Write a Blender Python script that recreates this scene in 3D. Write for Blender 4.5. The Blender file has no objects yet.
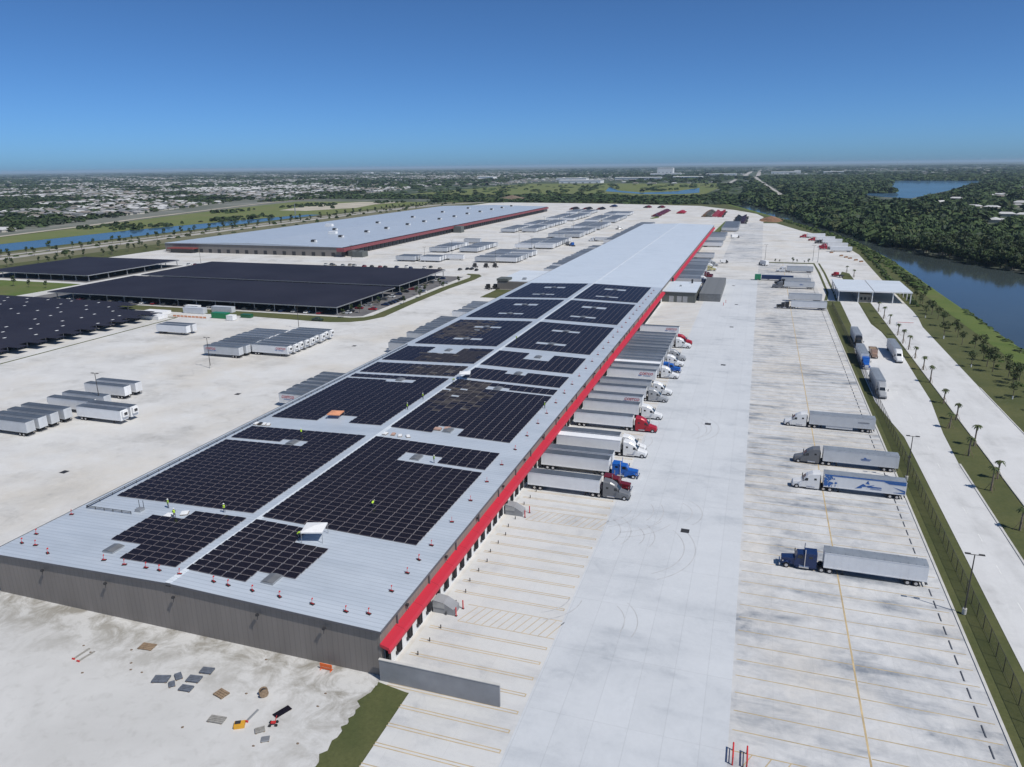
import bpy, bmesh, math, random
import numpy as np
from mathutils import Vector, Matrix

R_ = math.radians
S = bpy.context.scene
COL = S.collection

# ---------------------------------------------------------------- camera, sky, sun, exposure
cam_d = bpy.data.cameras.new('camera')
cam = bpy.data.objects.new('camera', cam_d); COL.objects.link(cam)
cam_d.sensor_width = 36.0
cam_d.lens = 735.0 / 1024.0 * 36.0
cam_d.clip_start = 1.0
cam_d.clip_end = 120000.0
RX = (0.94963851, 0.07855321, -0.30334154)     # world axes seen from the camera (right, down, forward)
RY = (0.31314601, -0.27262868, 0.90973248)
RZ = (-0.01123719, -0.95890719, -0.28349732)
cam.matrix_world = Matrix(((RX[0], -RX[1], -RX[2], 0.0),
                           (RY[0], -RY[1], -RY[2], 0.0),
                           (RZ[0], -RZ[1], -RZ[2], 68.0),
                           (0, 0, 0, 1)))
S.camera = cam

SUN_EL, SUN_AZ = 54.0, 111.0            # azimuth measured clockwise from +Y
sd = Vector((math.sin(R_(SUN_AZ)) * math.cos(R_(SUN_EL)), math.cos(R_(SUN_AZ)) * math.cos(R_(SUN_EL)), math.sin(R_(SUN_EL))))
W = bpy.data.worlds.new('World'); S.world = W; W.use_nodes = True
wn = W.node_tree.nodes; wl = W.node_tree.links
sky = wn.new('ShaderNodeTexSky'); sky.sky_type = 'NISHITA'; sky.sun_disc = False
sky.sun_elevation = R_(SUN_EL); sky.sun_rotation = R_(SUN_AZ)
sky.altitude = 3000.0; sky.air_density = 0.6; sky.dust_density = 9.0; sky.ozone_density = 8.0
tint = wn.new('ShaderNodeMix'); tint.data_type = 'RGBA'; tint.blend_type = 'MULTIPLY'; tint.inputs[0].default_value = 1.0
tint.inputs[7].default_value = (0.82, 1.13, 1.23, 1)           # deep clear subtropical blue
bg = wn['Background']; bg.inputs['Strength'].default_value = 0.10
wl.new(sky.outputs[0], tint.inputs[6]); wl.new(tint.outputs[2], bg.inputs['Color'])
sun_d = bpy.data.lights.new('sun', 'SUN'); sun_d.energy = 4.0; sun_d.angle = R_(0.5); sun_d.color = (1.0, 0.955, 0.89)
sun = bpy.data.objects.new('sun', sun_d); COL.objects.link(sun)
sun.rotation_euler = sd.to_track_quat('Z', 'Y').to_euler(); sun.location = (300, -200, 500)
S.view_settings.view_transform = 'Standard'; S.view_settings.look = 'None'
S.view_settings.exposure = 0.0; S.view_settings.gamma = 1.0; S.view_settings.use_curve_mapping = False
S.cycles.max_bounces = 5; S.cycles.diffuse_bounces = 2; S.cycles.glossy_bounces = 2; S.cycles.transparent_max_bounces = 12
S.cycles.volume_bounces = 0

# ---------------------------------------------------------------- helpers
def in_view(x, y, z=0.0, m=110):
    dx, dy, dz = x, y, z - 68.0
    cx = RX[0]*dx + RY[0]*dy + RZ[0]*dz; cy = RX[1]*dx + RY[1]*dy + RZ[1]*dz; cz = RX[2]*dx + RY[2]*dy + RZ[2]*dz
    if cz < 5: return False
    px, py = 512 + 735*cx/cz, 383.5 + 735*cy/cz
    return -m < px < 1024 + m and -m < py < 767 + m
def dist(x, y): return math.sqrt(x*x + y*y + 68*68)

class MB:
    """collects shapes and links them as ONE mesh object"""
    def __init__(s): s.v = []; s.f = []; s.m = []
    def add(s, vs, fs, mi=0):
        o = len(s.v); s.v.extend(tuple(v) for v in vs)
        for f in fs: s.f.append(tuple(i + o for i in f)); s.m.append(mi)
    def box(s, x0, x1, y0, y1, z0, z1, mi=0, top=None):
        if x0 > x1: x0, x1 = x1, x0
        if y0 > y1: y0, y1 = y1, y0
        s.add([(x0,y0,z0),(x1,y0,z0),(x1,y1,z0),(x0,y1,z0),(x0,y0,z1),(x1,y0,z1),(x1,y1,z1),(x0,y1,z1)],
              [(3,2,1,0),(0,1,5,4),(1,2,6,5),(2,3,7,6),(3,0,4,7)], mi)
        s.f.append(tuple(len(s.v) - 4 + i for i in range(4))); s.m.append(mi if top is None else top)
    def obox(s, c, hx, hy, hz, rz=0.0, mi=0):
        ca, sa = math.cos(rz), math.sin(rz); vs = []
        for z in (-hz, hz):
            for x, y in ((-hx,-hy),(hx,-hy),(hx,hy),(-hx,hy)):
                vs.append((c[0]+ca*x-sa*y, c[1]+sa*x+ca*y, c[2]+z))
        s.add(vs, [(3,2,1,0),(0,1,5,4),(1,2,6,5),(2,3,7,6),(3,0,4,7),(4,5,6,7)], mi)
    def tube(s, p0, p1, r0, r1=None, n=8, mi=0):
        r1 = r0 if r1 is None else r1
        p0, p1 = Vector(p0), Vector(p1); d = (p1 - p0).normalized()
        a = d.orthogonal().normalized(); b = d.cross(a)
        vs = []
        for p, r in ((p0, r0), (p1, r1)):
            for k in range(n):
                t = 2*math.pi*k/n; vs.append(p + a*(r*math.cos(t)) + b*(r*math.sin(t)))
        fs = [(k, (k+1) % n, n+(k+1) % n, n+k) for k in range(n)] + [tuple(range(n-1, -1, -1)), tuple(range(n, 2*n))]
        s.add(vs, fs, mi)
    def poly(s, pts, z, mi=0): s.add([(p[0], p[1], z) for p in pts], [tuple(range(len(pts)))], mi)
    def quad(s, a, b, c, d, mi=0): s.add([a, b, c, d], [(0,1,2,3)], mi)
    def prism(s, pts, z0, z1, mi=0):
        n = len(pts)
        s.add([(p[0],p[1],z0) for p in pts] + [(p[0],p[1],z1) for p in pts],
              [tuple(range(n-1,-1,-1)), tuple(range(n, 2*n))] + [(i,(i+1)%n,n+(i+1)%n,n+i) for i in range(n)], mi)
    def loft(s, rings, mi=0, cap=True):
        n = len(rings[0]); vs = [p for r in rings for p in r]; fs = []
        for i in range(len(rings)-1):
            for k in range(n):
                fs.append((i*n+k, i*n+(k+1)%n, (i+1)*n+(k+1)%n, (i+1)*n+k))
        if cap: fs += [tuple(range(n-1,-1,-1)), tuple(range((len(rings)-1)*n, len(rings)*n))]
        s.add(vs, fs, mi)
    def mesh(s, name, mats, smooth=False):
        me = bpy.data.meshes.new(name); me.from_pydata([tuple(v) for v in s.v], [], s.f)
        if not isinstance(mats, (list, tuple)): mats = [mats]
        for m in mats: me.materials.append(m)
        if len(mats) > 1: me.polygons.foreach_set('material_index', s.m)
        if smooth: me.polygons.foreach_set('use_smooth', [True]*len(me.polygons))
        me.update(); return me
    def build(s, name, mats, parent=None, smooth=False, loc=None, fix=False):
        me = s.mesh(name, mats, smooth)
        if fix:
            bm = bmesh.new(); bm.from_mesh(me); bmesh.ops.recalc_face_normals(bm, faces=bm.faces); bm.to_mesh(me); bm.free()
        return link(name, me, parent, loc)

KIDS = {}
def setp(o, parent): o.parent = parent; KIDS.setdefault(parent.name, []).append(o)
def link(name, me, parent=None, loc=None):
    o = bpy.data.objects.new(name, me); COL.objects.link(o)
    if parent: setp(o, parent)
    if loc: o.location = loc
    return o
def tag(o, label=None, cat=None, group=None, kind=None):
    if label: o['label'] = label
    if cat: o['category'] = cat
    if group: o['group'] = group
    if kind: o['kind'] = kind
    return o
def empty(name, loc=(0,0,0), rz=0.0):
    o = bpy.data.objects.new(name, None); COL.objects.link(o); o.empty_display_size = 0.5
    o.location = loc; o.rotation_euler = (0, 0, rz); return o
def kids(o): return KIDS.get(o.name, ())
def copy_tree(o, parent=None):
    c = o.copy(); COL.objects.link(c)
    if parent is not None: setp(c, parent)
    for ch in kids(o): copy_tree(ch, c)
    return c
def np_mesh(name, verts, quads, mats, mi=None, kind=None):
    me = bpy.data.meshes.new(name); nv, nf = len(verts), len(quads); k = quads.shape[1]
    me.vertices.add(nv); me.vertices.foreach_set('co', verts.astype(np.float32).ravel())
    me.loops.add(nf*k); me.loops.foreach_set('vertex_index', quads.astype(np.int32).ravel())
    me.polygons.add(nf); me.polygons.foreach_set('loop_start', np.arange(0, nf*k, k, dtype=np.int32))
    for m in (mats if isinstance(mats, (list, tuple)) else [mats]): me.materials.append(m)
    if mi is not None: me.polygons.foreach_set('material_index', mi.astype(np.int32))
    me.update(calc_edges=True); me.validate()
    return link(name, me)
def structure(name, mb, mat, **k): return tag(mb.build(name, mat, **k), kind='structure')
ORD = 'first second third fourth fifth sixth seventh eighth ninth tenth eleventh twelfth thirteenth fourteenth fifteenth sixteenth seventeenth eighteenth nineteenth twentieth'.split()
TENS = {2:'twenty', 3:'thirty', 4:'forty', 5:'fifty', 6:'sixty', 7:'seventy', 8:'eighty'}
TENTH = {2:'twentieth', 3:'thirtieth', 4:'fortieth', 5:'fiftieth', 6:'sixtieth', 7:'seventieth', 8:'eightieth'}
def nth(i):                      # 0 -> first
    i += 1
    if i <= 20: return ORD[i-1]
    t, u = divmod(i, 10)
    return TENTH[t] if u == 0 else TENS[t] + '-' + ORD[u-1]

# ---------------------------------------------------------------- materials
def srgb(r, g, b):
    f = lambda c: (c/255/12.92) if c/255 <= 0.04045 else ((c/255+0.055)/1.055)**2.4
    return (f(r), f(g), f(b))
class NT:
    def __init__(s, name):
        s.m = bpy.data.materials.new(name); s.m.use_nodes = True
        s.t = s.m.node_tree; s.n = s.t.nodes; s.l = s.t.links; s.b = s.n['Principled BSDF']
    def node(s, t, **k):
        n = s.n.new(t)
        for a, v in k.items(): setattr(n, a, v)
        return n
    def coords(s, scale=(1,1,1), kind='Object'):
        tc = s.node('ShaderNodeTexCoord'); mp = s.node('ShaderNodeMapping'); mp.inputs['Scale'].default_value = scale
        s.l.new(tc.outputs[kind], mp.inputs['Vector']); return mp.outputs[0]
    def noise(s, vec, scale, detail=3.0, rough=0.55, dist_=0.0):
        n = s.node('ShaderNodeTexNoise'); n.inputs['Scale'].default_value = scale; n.inputs['Detail'].default_value = detail
        n.inputs['Roughness'].default_value = rough; n.inputs['Distortion'].default_value = dist_
        s.l.new(vec, n.inputs['Vector']); return n.outputs['Fac']
    def math(s, op, a, b=None, clamp=False):
        n = s.node('ShaderNodeMath', operation=op); n.use_clamp = clamp
        for i, x in enumerate((a, b)):
            if x is None: continue
            if isinstance(x, (int, float)): n.inputs[i].default_value = x
            else: s.l.new(x, n.inputs[i])
        return n.outputs[0]
    def ramp(s, fac, a, b):
        n = s.node('ShaderNodeMapRange'); n.inputs['From Min'].default_value = a; n.inputs['From Max'].default_value = b
        s.l.new(fac, n.inputs['Value']); return n.outputs[0]
    def mix(s, fac, a, b, mode='MIX'):
        n = s.node('ShaderNodeMix', data_type='RGBA', blend_type=mode)
        for sock, x in ((n.inputs[0], fac), (n.inputs[6], a), (n.inputs[7], b)):
            if isinstance(x, (int, float)): sock.default_value = x
            elif isinstance(x, tuple): sock.default_value = (*x, 1) if len(x) == 3 else x
            else: s.l.new(x, sock)
        return n.outputs[2]
    def out(s, col, rough=0.8, metal=0.0, spec=0.5):
        if isinstance(col, tuple): s.b.inputs['Base Color'].default_value = (*col, 1)
        else: s.l.new(col, s.b.inputs['Base Color'])
        s.b.inputs['Roughness'].default_value = rough; s.b.inputs['Metallic'].default_value = metal
        s.b.inputs['Specular IOR Level'].default_value = spec
        return s.m
    def lines(s, axis, pitch, width, off=0.0):
        """1 on thin lines every `pitch` metres along one world axis"""
        tc = s.node('ShaderNodeTexCoord'); sp = s.node('ShaderNodeSeparateXYZ'); s.l.new(tc.outputs['Object'], sp.inputs[0])
        a = s.math('ADD', sp.outputs[axis], 10000.0*pitch - off)
        f = s.math('FRACT', s.math('DIVIDE', a, pitch))
        return s.math('LESS_THAN', s.math('ABSOLUTE', s.math('SUBTRACT', f, 0.5)), width/pitch/2)

def plain(name, col, rough=0.6, metal=0.0, var=0.12, scale=0.8, spec=0.5, rnd=0.0):
    t = NT(name); v = t.coords(); n = t.ramp(t.noise(v, scale, 4), 0.3, 0.7)
    c = t.mix(n, tuple(x*(1-var) for x in col), tuple(min(1, x*(1+var)) for x in col))
    if rnd:
        oi = t.node('ShaderNodeObjectInfo')
        k = t.math('ADD', t.math('MULTIPLY', oi.outputs['Random'], 2*rnd), 1-rnd)
        c = t.mix(1.0, c, k, 'MULTIPLY')
    return t.out(c, rough, metal, spec)

def concrete(name, base, dark, blot=0.6, sx=0.035, sy=0.11, jx=4.4, jy=13.4, ox=0.0, oy=0.0, joint=0.25, warm=None, seed=0.0, slab=0.12, streak=0.5, mottle=0.10):
    t = NT(name); v = t.coords((sx, sy, 1)); w = t.coords((1, 1, 1))
    v.node.inputs['Location'].default_value = (seed, seed*1.7, 0)
    n1 = t.ramp(t.noise(v, 1.0, 7, 0.62, 0.35), 0.49, 0.64)          # streaks left by wheels and water
    n2 = t.ramp(t.noise(w, 0.045, 6, 0.68, 0.4), 0.44, 0.66)        # broad stained areas
    n4 = t.ramp(t.noise(w, 0.21, 5, 0.7, 0.6), 0.50, 0.70)          # blotches a few metres across
    n3 = t.ramp(t.noise(w, 1.6, 4, 0.7), 0.35, 0.75)
    fac = t.math('ADD', t.math('MULTIPLY', t.math('MULTIPLY', n1, t.math('ADD', t.math('MULTIPLY', n2, 0.9), 0.35)), streak), t.math('MULTIPLY', t.math('MULTIPLY', n2, t.math('ADD', t.math('MULTIPLY', n4, 0.8), 0.35)), 0.8))
    fac = t.math('ADD', fac, t.math('MULTIPLY', t.ramp(t.noise(w, 0.33, 5, 0.72, 0.5), 0.40, 0.66), mottle))
    fac = t.math('MULTIPLY', fac, blot, True)
    c = base
    if warm: c = t.mix(t.math('MULTIPLY', t.ramp(t.noise(w, 0.03, 5, 0.65), 0.46, 0.66), 0.8), c, warm)
    c = t.mix(fac, c, dark)
    c = t.mix(t.math('MULTIPLY', t.ramp(t.noise(w, 0.12, 6, 0.7, 0.8), 0.62, 0.74), 0.5*blot), c, tuple(min(1, x*1.16) for x in base))
    c = t.mix(t.math('MULTIPLY', n3, 0.14), c, tuple(x*0.6 for x in base))
    # each slab cast a little lighter or darker than its neighbour
    tc = t.node('ShaderNodeTexCoord'); br = t.node('ShaderNodeTexWhiteNoise', noise_dimensions='2D')
    sn = t.node('ShaderNodeVectorMath', operation='SNAP'); sn.inputs[1].default_value = (jx, jy, 1)
    ad = t.node('ShaderNodeVectorMath', operation='ADD'); ad.inputs[1].default_value = (-ox, -oy, 0)
    t.l.new(tc.outputs['Object'], ad.inputs[0]); t.l.new(ad.outputs[0], sn.inputs[0]); t.l.new(sn.outputs[0], br.inputs['Vector'])
    c = t.mix(t.math('MULTIPLY', br.outputs['Value'], slab), c, tuple(x*0.6 for x in base))
    j = t.math('MAXIMUM', t.lines(0, jx, 0.09, ox + jx/2), t.lines(1, jy, 0.09, oy + jy/2))
    c = t.mix(t.math('MULTIPLY', j, joint), c, tuple(x*0.45 for x in base))
    return t.out(c, 0.85, 0.0, 0.3)

M = {}
M['yard'] = concrete('yard concrete', (0.63,0.625,0.61), (0.36,0.35,0.33), 0.85, 0.03, 0.06, 7.0, 7.0, joint=0.16, warm=(0.58,0.54,0.475), slab=.07)
M['lane'] = concrete('lane concrete', (0.57,0.59,0.61), (0.34,0.365,0.395), 0.75, 0.025, 0.16, 4.4, 13.4, -2.0, 76.8, 0.25, seed=3.1, slab=.09)
M['apron'] = concrete('parking concrete', (0.615,0.615,0.61), (0.20,0.222,0.255), 0.95, 0.055, 0.27, 5.4, 14.4, 1.2, 80, 0.14, warm=(0.60,0.565,0.51), seed=7.7, slab=.16, streak=0.75, mottle=0.30)
M['dock'] = concrete('dock court concrete', (0.61,0.61,0.60), (0.33,0.34,0.36), 0.7, 0.04, 0.25, 6.9, 6.9, -24.3, 75, 0.10, warm=(0.60,0.585,0.55), seed=5.3, slab=.08)
M['road'] = concrete('road concrete', (0.62,0.62,0.615), (0.37,0.37,0.365), 0.75, 0.20, 0.04, 4.2, 5.5, 40, 0, 0.10, seed=9.4, slab=.06)
M['asphalt'] = plain('asphalt', (0.135,0.13,0.13), 0.9, var=0.25, scale=0.12)
M['sidewalk'] = plain('pale kerb concrete', (0.52,0.51,0.48), 0.85, var=0.12, scale=0.4)

def sand_mat():
    t = NT('pale shell sand'); w = t.coords()
    n1 = t.ramp(t.noise(w, 0.06, 6, 0.6, 0.5), 0.35, 0.65); n2 = t.ramp(t.noise(w, 0.5, 5, 0.7, 0.4), 0.52, 0.74); n3 = t.noise(w, 4.0, 3)
    tc = t.node('ShaderNodeTexCoord'); sp = t.node('ShaderNodeSeparateXYZ'); t.l.new(tc.outputs['Object'], sp.inputs[0])
    # damp, weedy soil close along the foot of the wall and toward the grass
    near = t.math('ADD', t.ramp(sp.outputs[1], 63.5, 76.0), t.math('MULTIPLY', t.ramp(sp.outputs[0], -58.0, -44.0), 0.6), True)
    soil = t.math('MULTIPLY', t.ramp(t.noise(w, 0.2, 7, 0.72, 0.6), 0.43, 0.60), near)
    c = t.mix(n1, (0.585,0.58,0.565), (0.51,0.505,0.49))
    c = t.mix(t.math('MULTIPLY', n2, 0.3), c, (0.27,0.26,0.235))
    c = t.mix(t.math('MULTIPLY', soil, 0.8), c, (0.19,0.172,0.135))
    c = t.mix(t.math('MULTIPLY', n3, 0.12), c, (0.30,0.29,0.27))
    return t.out(c, 0.95, 0, 0.2)
M['sand'] = sand_mat()
def grass_mat(name, a, b, d, sc=0.08):
    t = NT(name); w = t.coords()
    c = t.mix(t.ramp(t.noise(w, sc, 5, 0.65, 0.4), 0.35, 0.68), a, b)
    c = t.mix(t.math('MULTIPLY', t.ramp(t.noise(w, 1.6, 5, 0.75), 0.4, 0.75), 0.55), c, d)
    c = t.mix(t.math('MULTIPLY', t.ramp(t.noise(w, 0.02, 3), 0.55, 0.75), 0.6), c, (0.15,0.125,0.07))
    return t.out(c, 0.95, 0, 0.15)
M['grass'] = grass_mat('mown grass', (0.077,0.090,0.036), (0.116,0.120,0.050), (0.044,0.055,0.022))
M['bank'] = grass_mat('lush bank grass', (0.095,0.135,0.036), (0.135,0.165,0.05), (0.05,0.085,0.022))
M['field'] = grass_mat('rough field', (0.13,0.16,0.05), (0.18,0.19,0.075), (0.075,0.105,0.034), 0.02)

def land_mat():
    t = NT('far land'); w = t.coords((1, 0.55, 1))
    n = t.noise(w, 0.0035, 6, 0.6, 0.3); m = t.noise(w, 0.02, 5, 0.7); k = t.noise(w, 0.0011, 4, 0.6)
    c = t.mix(t.ramp(n, 0.38, 0.62), (0.035,0.056,0.030), (0.058,0.078,0.040))
    c = t.mix(t.math('MULTIPLY', t.ramp(m, 0.50, 0.64), 0.6), c, (0.27,0.265,0.245))
    c = t.mix(t.math('MULTIPLY', t.ramp(k, 0.50, 0.62), 0.6), c, (0.25,0.245,0.225))
    return t.out(c, 0.95, 0, 0.1)
M['land'] = land_mat()
def water_mat(name, col, sc=0.35, murk=0.0):
    t = NT(name); w = t.coords((1, 0.6, 1))
    b = t.node('ShaderNodeBump'); b.inputs['Strength'].default_value = 0.10; b.inputs['Distance'].default_value = 0.25
    t.l.new(t.noise(w, sc, 4, 0.6), b.inputs['Height']); t.l.new(b.outputs[0], t.b.inputs['Normal'])
    c = t.mix(t.ramp(t.noise(w, 0.01, 3), 0.35, 0.65), col, tuple(x*1.5 for x in col))
    t.b.inputs['IOR'].default_value = 1.33
    t.out(c, 0.08, 0, 0.34)
    if murk:                                  # wind-ruffled, silty water mirrors less of the sky
        df = t.node('ShaderNodeBsdfDiffuse'); t.l.new(c, df.inputs['Color']); mx = t.node('ShaderNodeMixShader'); mx.inputs[0].default_value = murk
        t.l.new(t.b.outputs[0], mx.inputs[1]); t.l.new(df.outputs[0], mx.inputs[2]); t.l.new(mx.outputs[0], t.n['Material Output'].inputs[0])
    return t.m
M['water'] = water_mat('canal water', (0.036,0.047,0.047))
M['lake'] = water_mat('lake water', (0.035,0.075,0.125), 0.1, 0.55)

def roof_mat(name, a, b, rough=0.42, axis=1, pitch=0.9, metal=0.35):
    t = NT(name); w = t.coords((0.05, 0.35, 1))
    c = t.mix(t.ramp(t.noise(w, 1.0, 5, 0.6), 0.35, 0.68), a, b)
    c = t.mix(t.math('MULTIPLY', t.ramp(t.noise(t.coords(), 0.09, 5, 0.7), 0.5, 0.75), 0.22), c, tuple(x*0.55 for x in a))
    c = t.mix(t.math('MULTIPLY', t.lines(axis, pitch, 0.11), 0.33), c, tuple(x*0.35 for x in a))
    return t.out(c, rough, metal, 0.5)
M['roof'] = roof_mat('galvanised standing seam roof', (0.415,0.462,0.515), (0.485,0.532,0.585), 0.36, metal=0.0)
M['roof_far'] = roof_mat('paler far roof', (0.56,0.62,0.68), (0.62,0.675,0.73), 0.4, metal=0.0)  # lighter base colours for the far half of the roof
M['roof_small'] = roof_mat('pale metal roof', (0.62,0.665,0.70), (0.70,0.74,0.77), 0.4, metal=0.0)
def corrugated(name, a, pitch=0.9, axis=0):
    t = NT(name); w = t.coords((0.2, 0.2, 0.05))
    c = t.mix(t.ramp(t.noise(w, 1.5, 4), 0.3, 0.7), a, tuple(x*0.86 for x in a))
    c = t.mix(t.math('MULTIPLY', t.ramp(t.noise(t.coords((0.9, 0.9, 0.09)), 0.5, 6, 0.7), 0.52, 0.75), 0.3), c, tuple(x*0.62 for x in a))
    c = t.mix(t.math('MULTIPLY', t.lines(axis, pitch, 0.14), 0.3), c, tuple(x*0.5 for x in a))
    return t.out(c, 0.6, 0.1, 0.4)
M['taupe'] = corrugated('taupe ribbed wall', (0.235,0.212,0.192))
M['taupe_y'] = corrugated('taupe ribbed side wall', (0.26,0.225,0.195), 0.9, 1)
M['greywall'] = corrugated('grey green ribbed wall', (0.13,0.14,0.13))
M['red'] = plain('red canopy paint', (0.50,0.022,0.04), 0.5, var=0.08, scale=0.3)
tr = NT('red canopy sheet'); wv = tr.coords((0.4, 0.03, 1)); cr = tr.mix(tr.ramp(tr.noise(wv, 1.0, 5, 0.65), 0.35, 0.7), (0.52,0.022,0.042), (0.44,0.026,0.044))
cr = tr.mix(tr.math('MULTIPLY', tr.lines(1, 6.0, 0.12), 0.55), cr, (0.20,0.015,0.02)); M['red'] = tr.out(cr, 0.5)
M['redpaint'] = plain('red safety paint', (0.55,0.03,0.03), 0.5)
M['white'] = plain('white paint', (0.78,0.78,0.77), 0.5, var=0.06)
M['doorwhite'] = plain('pale dock door', (0.70,0.70,0.69), 0.55, var=0.08)
M['black'] = plain('black rubber', (0.018,0.018,0.02), 0.75)
M['dark'] = plain('dark chassis metal', (0.035,0.035,0.038), 0.6)
M['steel'] = plain('galvanised steel', (0.38,0.39,0.40), 0.45, 0.5)
M['greyconc'] = plain('grey wall concrete', (0.27,0.275,0.285), 0.85, var=0.12, scale=0.35)
M['greyencl'] = plain('grey enclosure metal', (0.17,0.175,0.175), 0.6, var=.15)
M['trim'] = plain('dark eave trim', (0.10,0.10,0.11), 0.6)
M['glass'] = plain('dark window glass', (0.02,0.025,0.03), 0.08, spec=0.6)
M['panel'] = plain('dark solar glass', (0.013,0.011,0.016), 0.22, var=0.15, scale=0.2, spec=0.25)
M['frame'] = plain('panel edge aluminium', (0.29,0.25,0.255), 0.5, 0.3)
M['rack'] = plain('bare mounting rack', (0.10,0.082,0.065), 0.7, var=0.35, scale=0.5)
def carport_mat():
    t = NT('carport solar glass'); w = t.coords()
    c = t.mix(t.ramp(t.noise(w, 0.03, 4), 0.35, 0.65), (0.021,0.020,0.030), (0.029,0.028,0.040))
    g = t.math('MAXIMUM', t.lines(0, 2.2, 0.09), t.lines(1, 1.15, 0.06))
    c = t.mix(t.math('MULTIPLY', g, 0.25), c, (0.10,0.10,0.12))
    return t.out(c, 0.6, 0.0, 0.06)
M['carport'] = carport_mat()
M['yellow'] = plain('worn yellow marking', (0.47,0.36,0.20), 0.85, var=0.25, scale=0.6)
M['cream'] = plain('worn cream marking', (0.47,0.37,0.23), 0.85, var=0.15, scale=0.5)
M['yellow2'] = plain('faded yellow bay line', (0.43,0.34,0.20), 0.85, var=0.2, scale=0.5)
M['dullred'] = plain('sun faded red canopy', (0.23,0.06,0.068), 0.6, var=.1)
M['whiteline'] = plain('white marking', (0.66,0.66,0.64), 0.8, var=0.1)
M['stop'] = plain('dark wheel stop', (0.11,0.12,0.14), 0.85)
M['t_side'] = plain('white trailer side', (0.72,0.73,0.74), 0.4, var=0.05, scale=0.5, rnd=0.10)
M['t_side_g'] = plain('grey trailer side', (0.52,0.54,0.56), 0.42, var=0.06, scale=0.5, rnd=0.10)
M['t_roof'] = plain('weathered trailer roof', (0.10,0.117,0.14), 0.5, 0.1, var=0.22, scale=0.35, rnd=0.18)
M['t_roof_l'] = plain('light trailer roof', (0.235,0.262,0.295), 0.5, 0.1, var=0.15, scale=0.35)
M['t_roof_w'] = plain('white trailer roof', (0.78,0.79,0.80), 0.5, var=0.05, scale=0.35)
M['chrome'] = plain('polished metal', (0.6,0.6,0.62), 0.2, 0.9)
M['skin'] = plain('skin', (0.35,0.20,0.13), 0.6)
M['vest'] = plain('lime hi-vis vest', (0.50,0.75,0.05), 0.7)
M['jeans'] = plain('dark work trousers', (0.04,0.05,0.08), 0.8)
M['hat'] = plain('white hard hat', (0.78,0.78,0.75), 0.4)
M['orange'] = plain('orange plastic', (0.70,0.13,0.02), 0.55)
M['peach'] = plain('orange tarp', (0.68,0.30,0.16), 0.7)
M['wood'] = plain('weathered plywood', (0.24,0.17,0.11), 0.85, var=0.3, scale=3)
M['greyslab'] = plain('blue grey slab', (0.115,0.13,0.16), 0.7, var=0.3, scale=2)
M['greypal'] = plain('grey board', (0.26,0.25,0.23), 0.85, var=0.25, scale=3)
M['yellowbox'] = plain('yellow orange plastic', (0.62,0.32,0.03), 0.5)
M['trunk'] = plain('bark', (0.13,0.10,0.075), 0.9, var=0.3, scale=2)
M['palmtrunk'] = plain('palm bark', (0.20,0.165,0.13), 0.9, var=0.3, scale=2)
M['smoke'] = plain('grey skylight', (0.15,0.155,0.16), 0.4)
M['post'] = plain('dark bronze pole', (0.05,0.045,0.04), 0.5)
M['dirt'] = plain('bare dirt', (0.17,0.125,0.09), 0.95, var=0.3, scale=0.05)
M['mulch'] = plain('brown mulch', (0.22,0.12,0.065), 0.95, var=0.3, scale=0.2)
M['sandfar'] = plain('pale dry sand', (0.42,0.38,0.30), 0.95, var=0.2, scale=0.03)
M['verge'] = grass_mat('dry sandy verge', (0.20,0.185,0.13), (0.14,0.14,0.075), (0.085,0.10,0.045), 0.03)
M['roadfar'] = plain('far pale road', (0.38,0.36,0.33), 0.9, var=0.15, scale=0.05)
def leaf(name, a, b):
    t = NT(name); oi = t.node('ShaderNodeObjectInfo'); w = t.coords()
    c = t.mix(t.ramp(t.noise(w, 0.35, 3), 0.3, 0.7), a, b)
    k = t.math('ADD', t.math('MULTIPLY', oi.outputs['Random'], 0.5), 0.72)
    c = t.mix(1.0, c, k, 'MULTIPLY')
    t.b.inputs['Transmission Weight'].default_value = 0.0
    return t.out(c, 0.75, 0, 0.2)
M['leaf1'] = leaf('leaves mid green', (0.036,0.062,0.021), (0.058,0.085,0.029))
M['leaf2'] = leaf('leaves light green', (0.044,0.072,0.025), (0.060,0.088,0.031))
M['leaf3'] = leaf('leaves dark green', (0.026,0.045,0.019), (0.038,0.060,0.024))
M['leaf4'] = leaf('leaves olive', (0.048,0.060,0.024), (0.066,0.078,0.032))
M['leaf5'] = leaf('leaves grey green', (0.036,0.052,0.030), (0.050,0.066,0.040))
td = NT('brown streaked solar glass'); wd = td.coords((0.5, 1.6, 1))
M['mottled'] = td.out(td.mix(td.ramp(td.noise(wd, 0.35, 7, 0.75, 0.6), 0.44, 0.68), (0.014,0.012,0.016), (0.12,0.105,0.085)), 0.45, 0, 0.25)  # brown streaks mixed by noise into the dark glass colour
M['oak1'] = leaf('oak leaves', (0.062,0.082,0.034), (0.085,0.105,0.046))
M['oak2'] = leaf('oak leaves in tufts', (0.042,0.058,0.026), (0.06,0.078,0.034))
M['palmleaf'] = leaf('palm leaves', (0.058,0.080,0.030), (0.085,0.105,0.042))
M['hedge'] = leaf('hedge leaves', (0.05,0.085,0.02), (0.08,0.12,0.03))
def chainlink():
    t = NT('black chain link'); tr = t.node('ShaderNodeBsdfTransparent'); mx = t.node('ShaderNodeMixShader')
    t.out((0.02,0.02,0.02), 0.6); mx.inputs[0].default_value = 0.34
    o = t.n['Material Output']; t.l.new(tr.outputs[0], mx.inputs[1]); t.l.new(t.b.outputs[0], mx.inputs[2]); t.l.new(mx.outputs[0], o.inputs[0])
    return t.m
M['chain'] = chainlink()
_pm = {}
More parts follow.
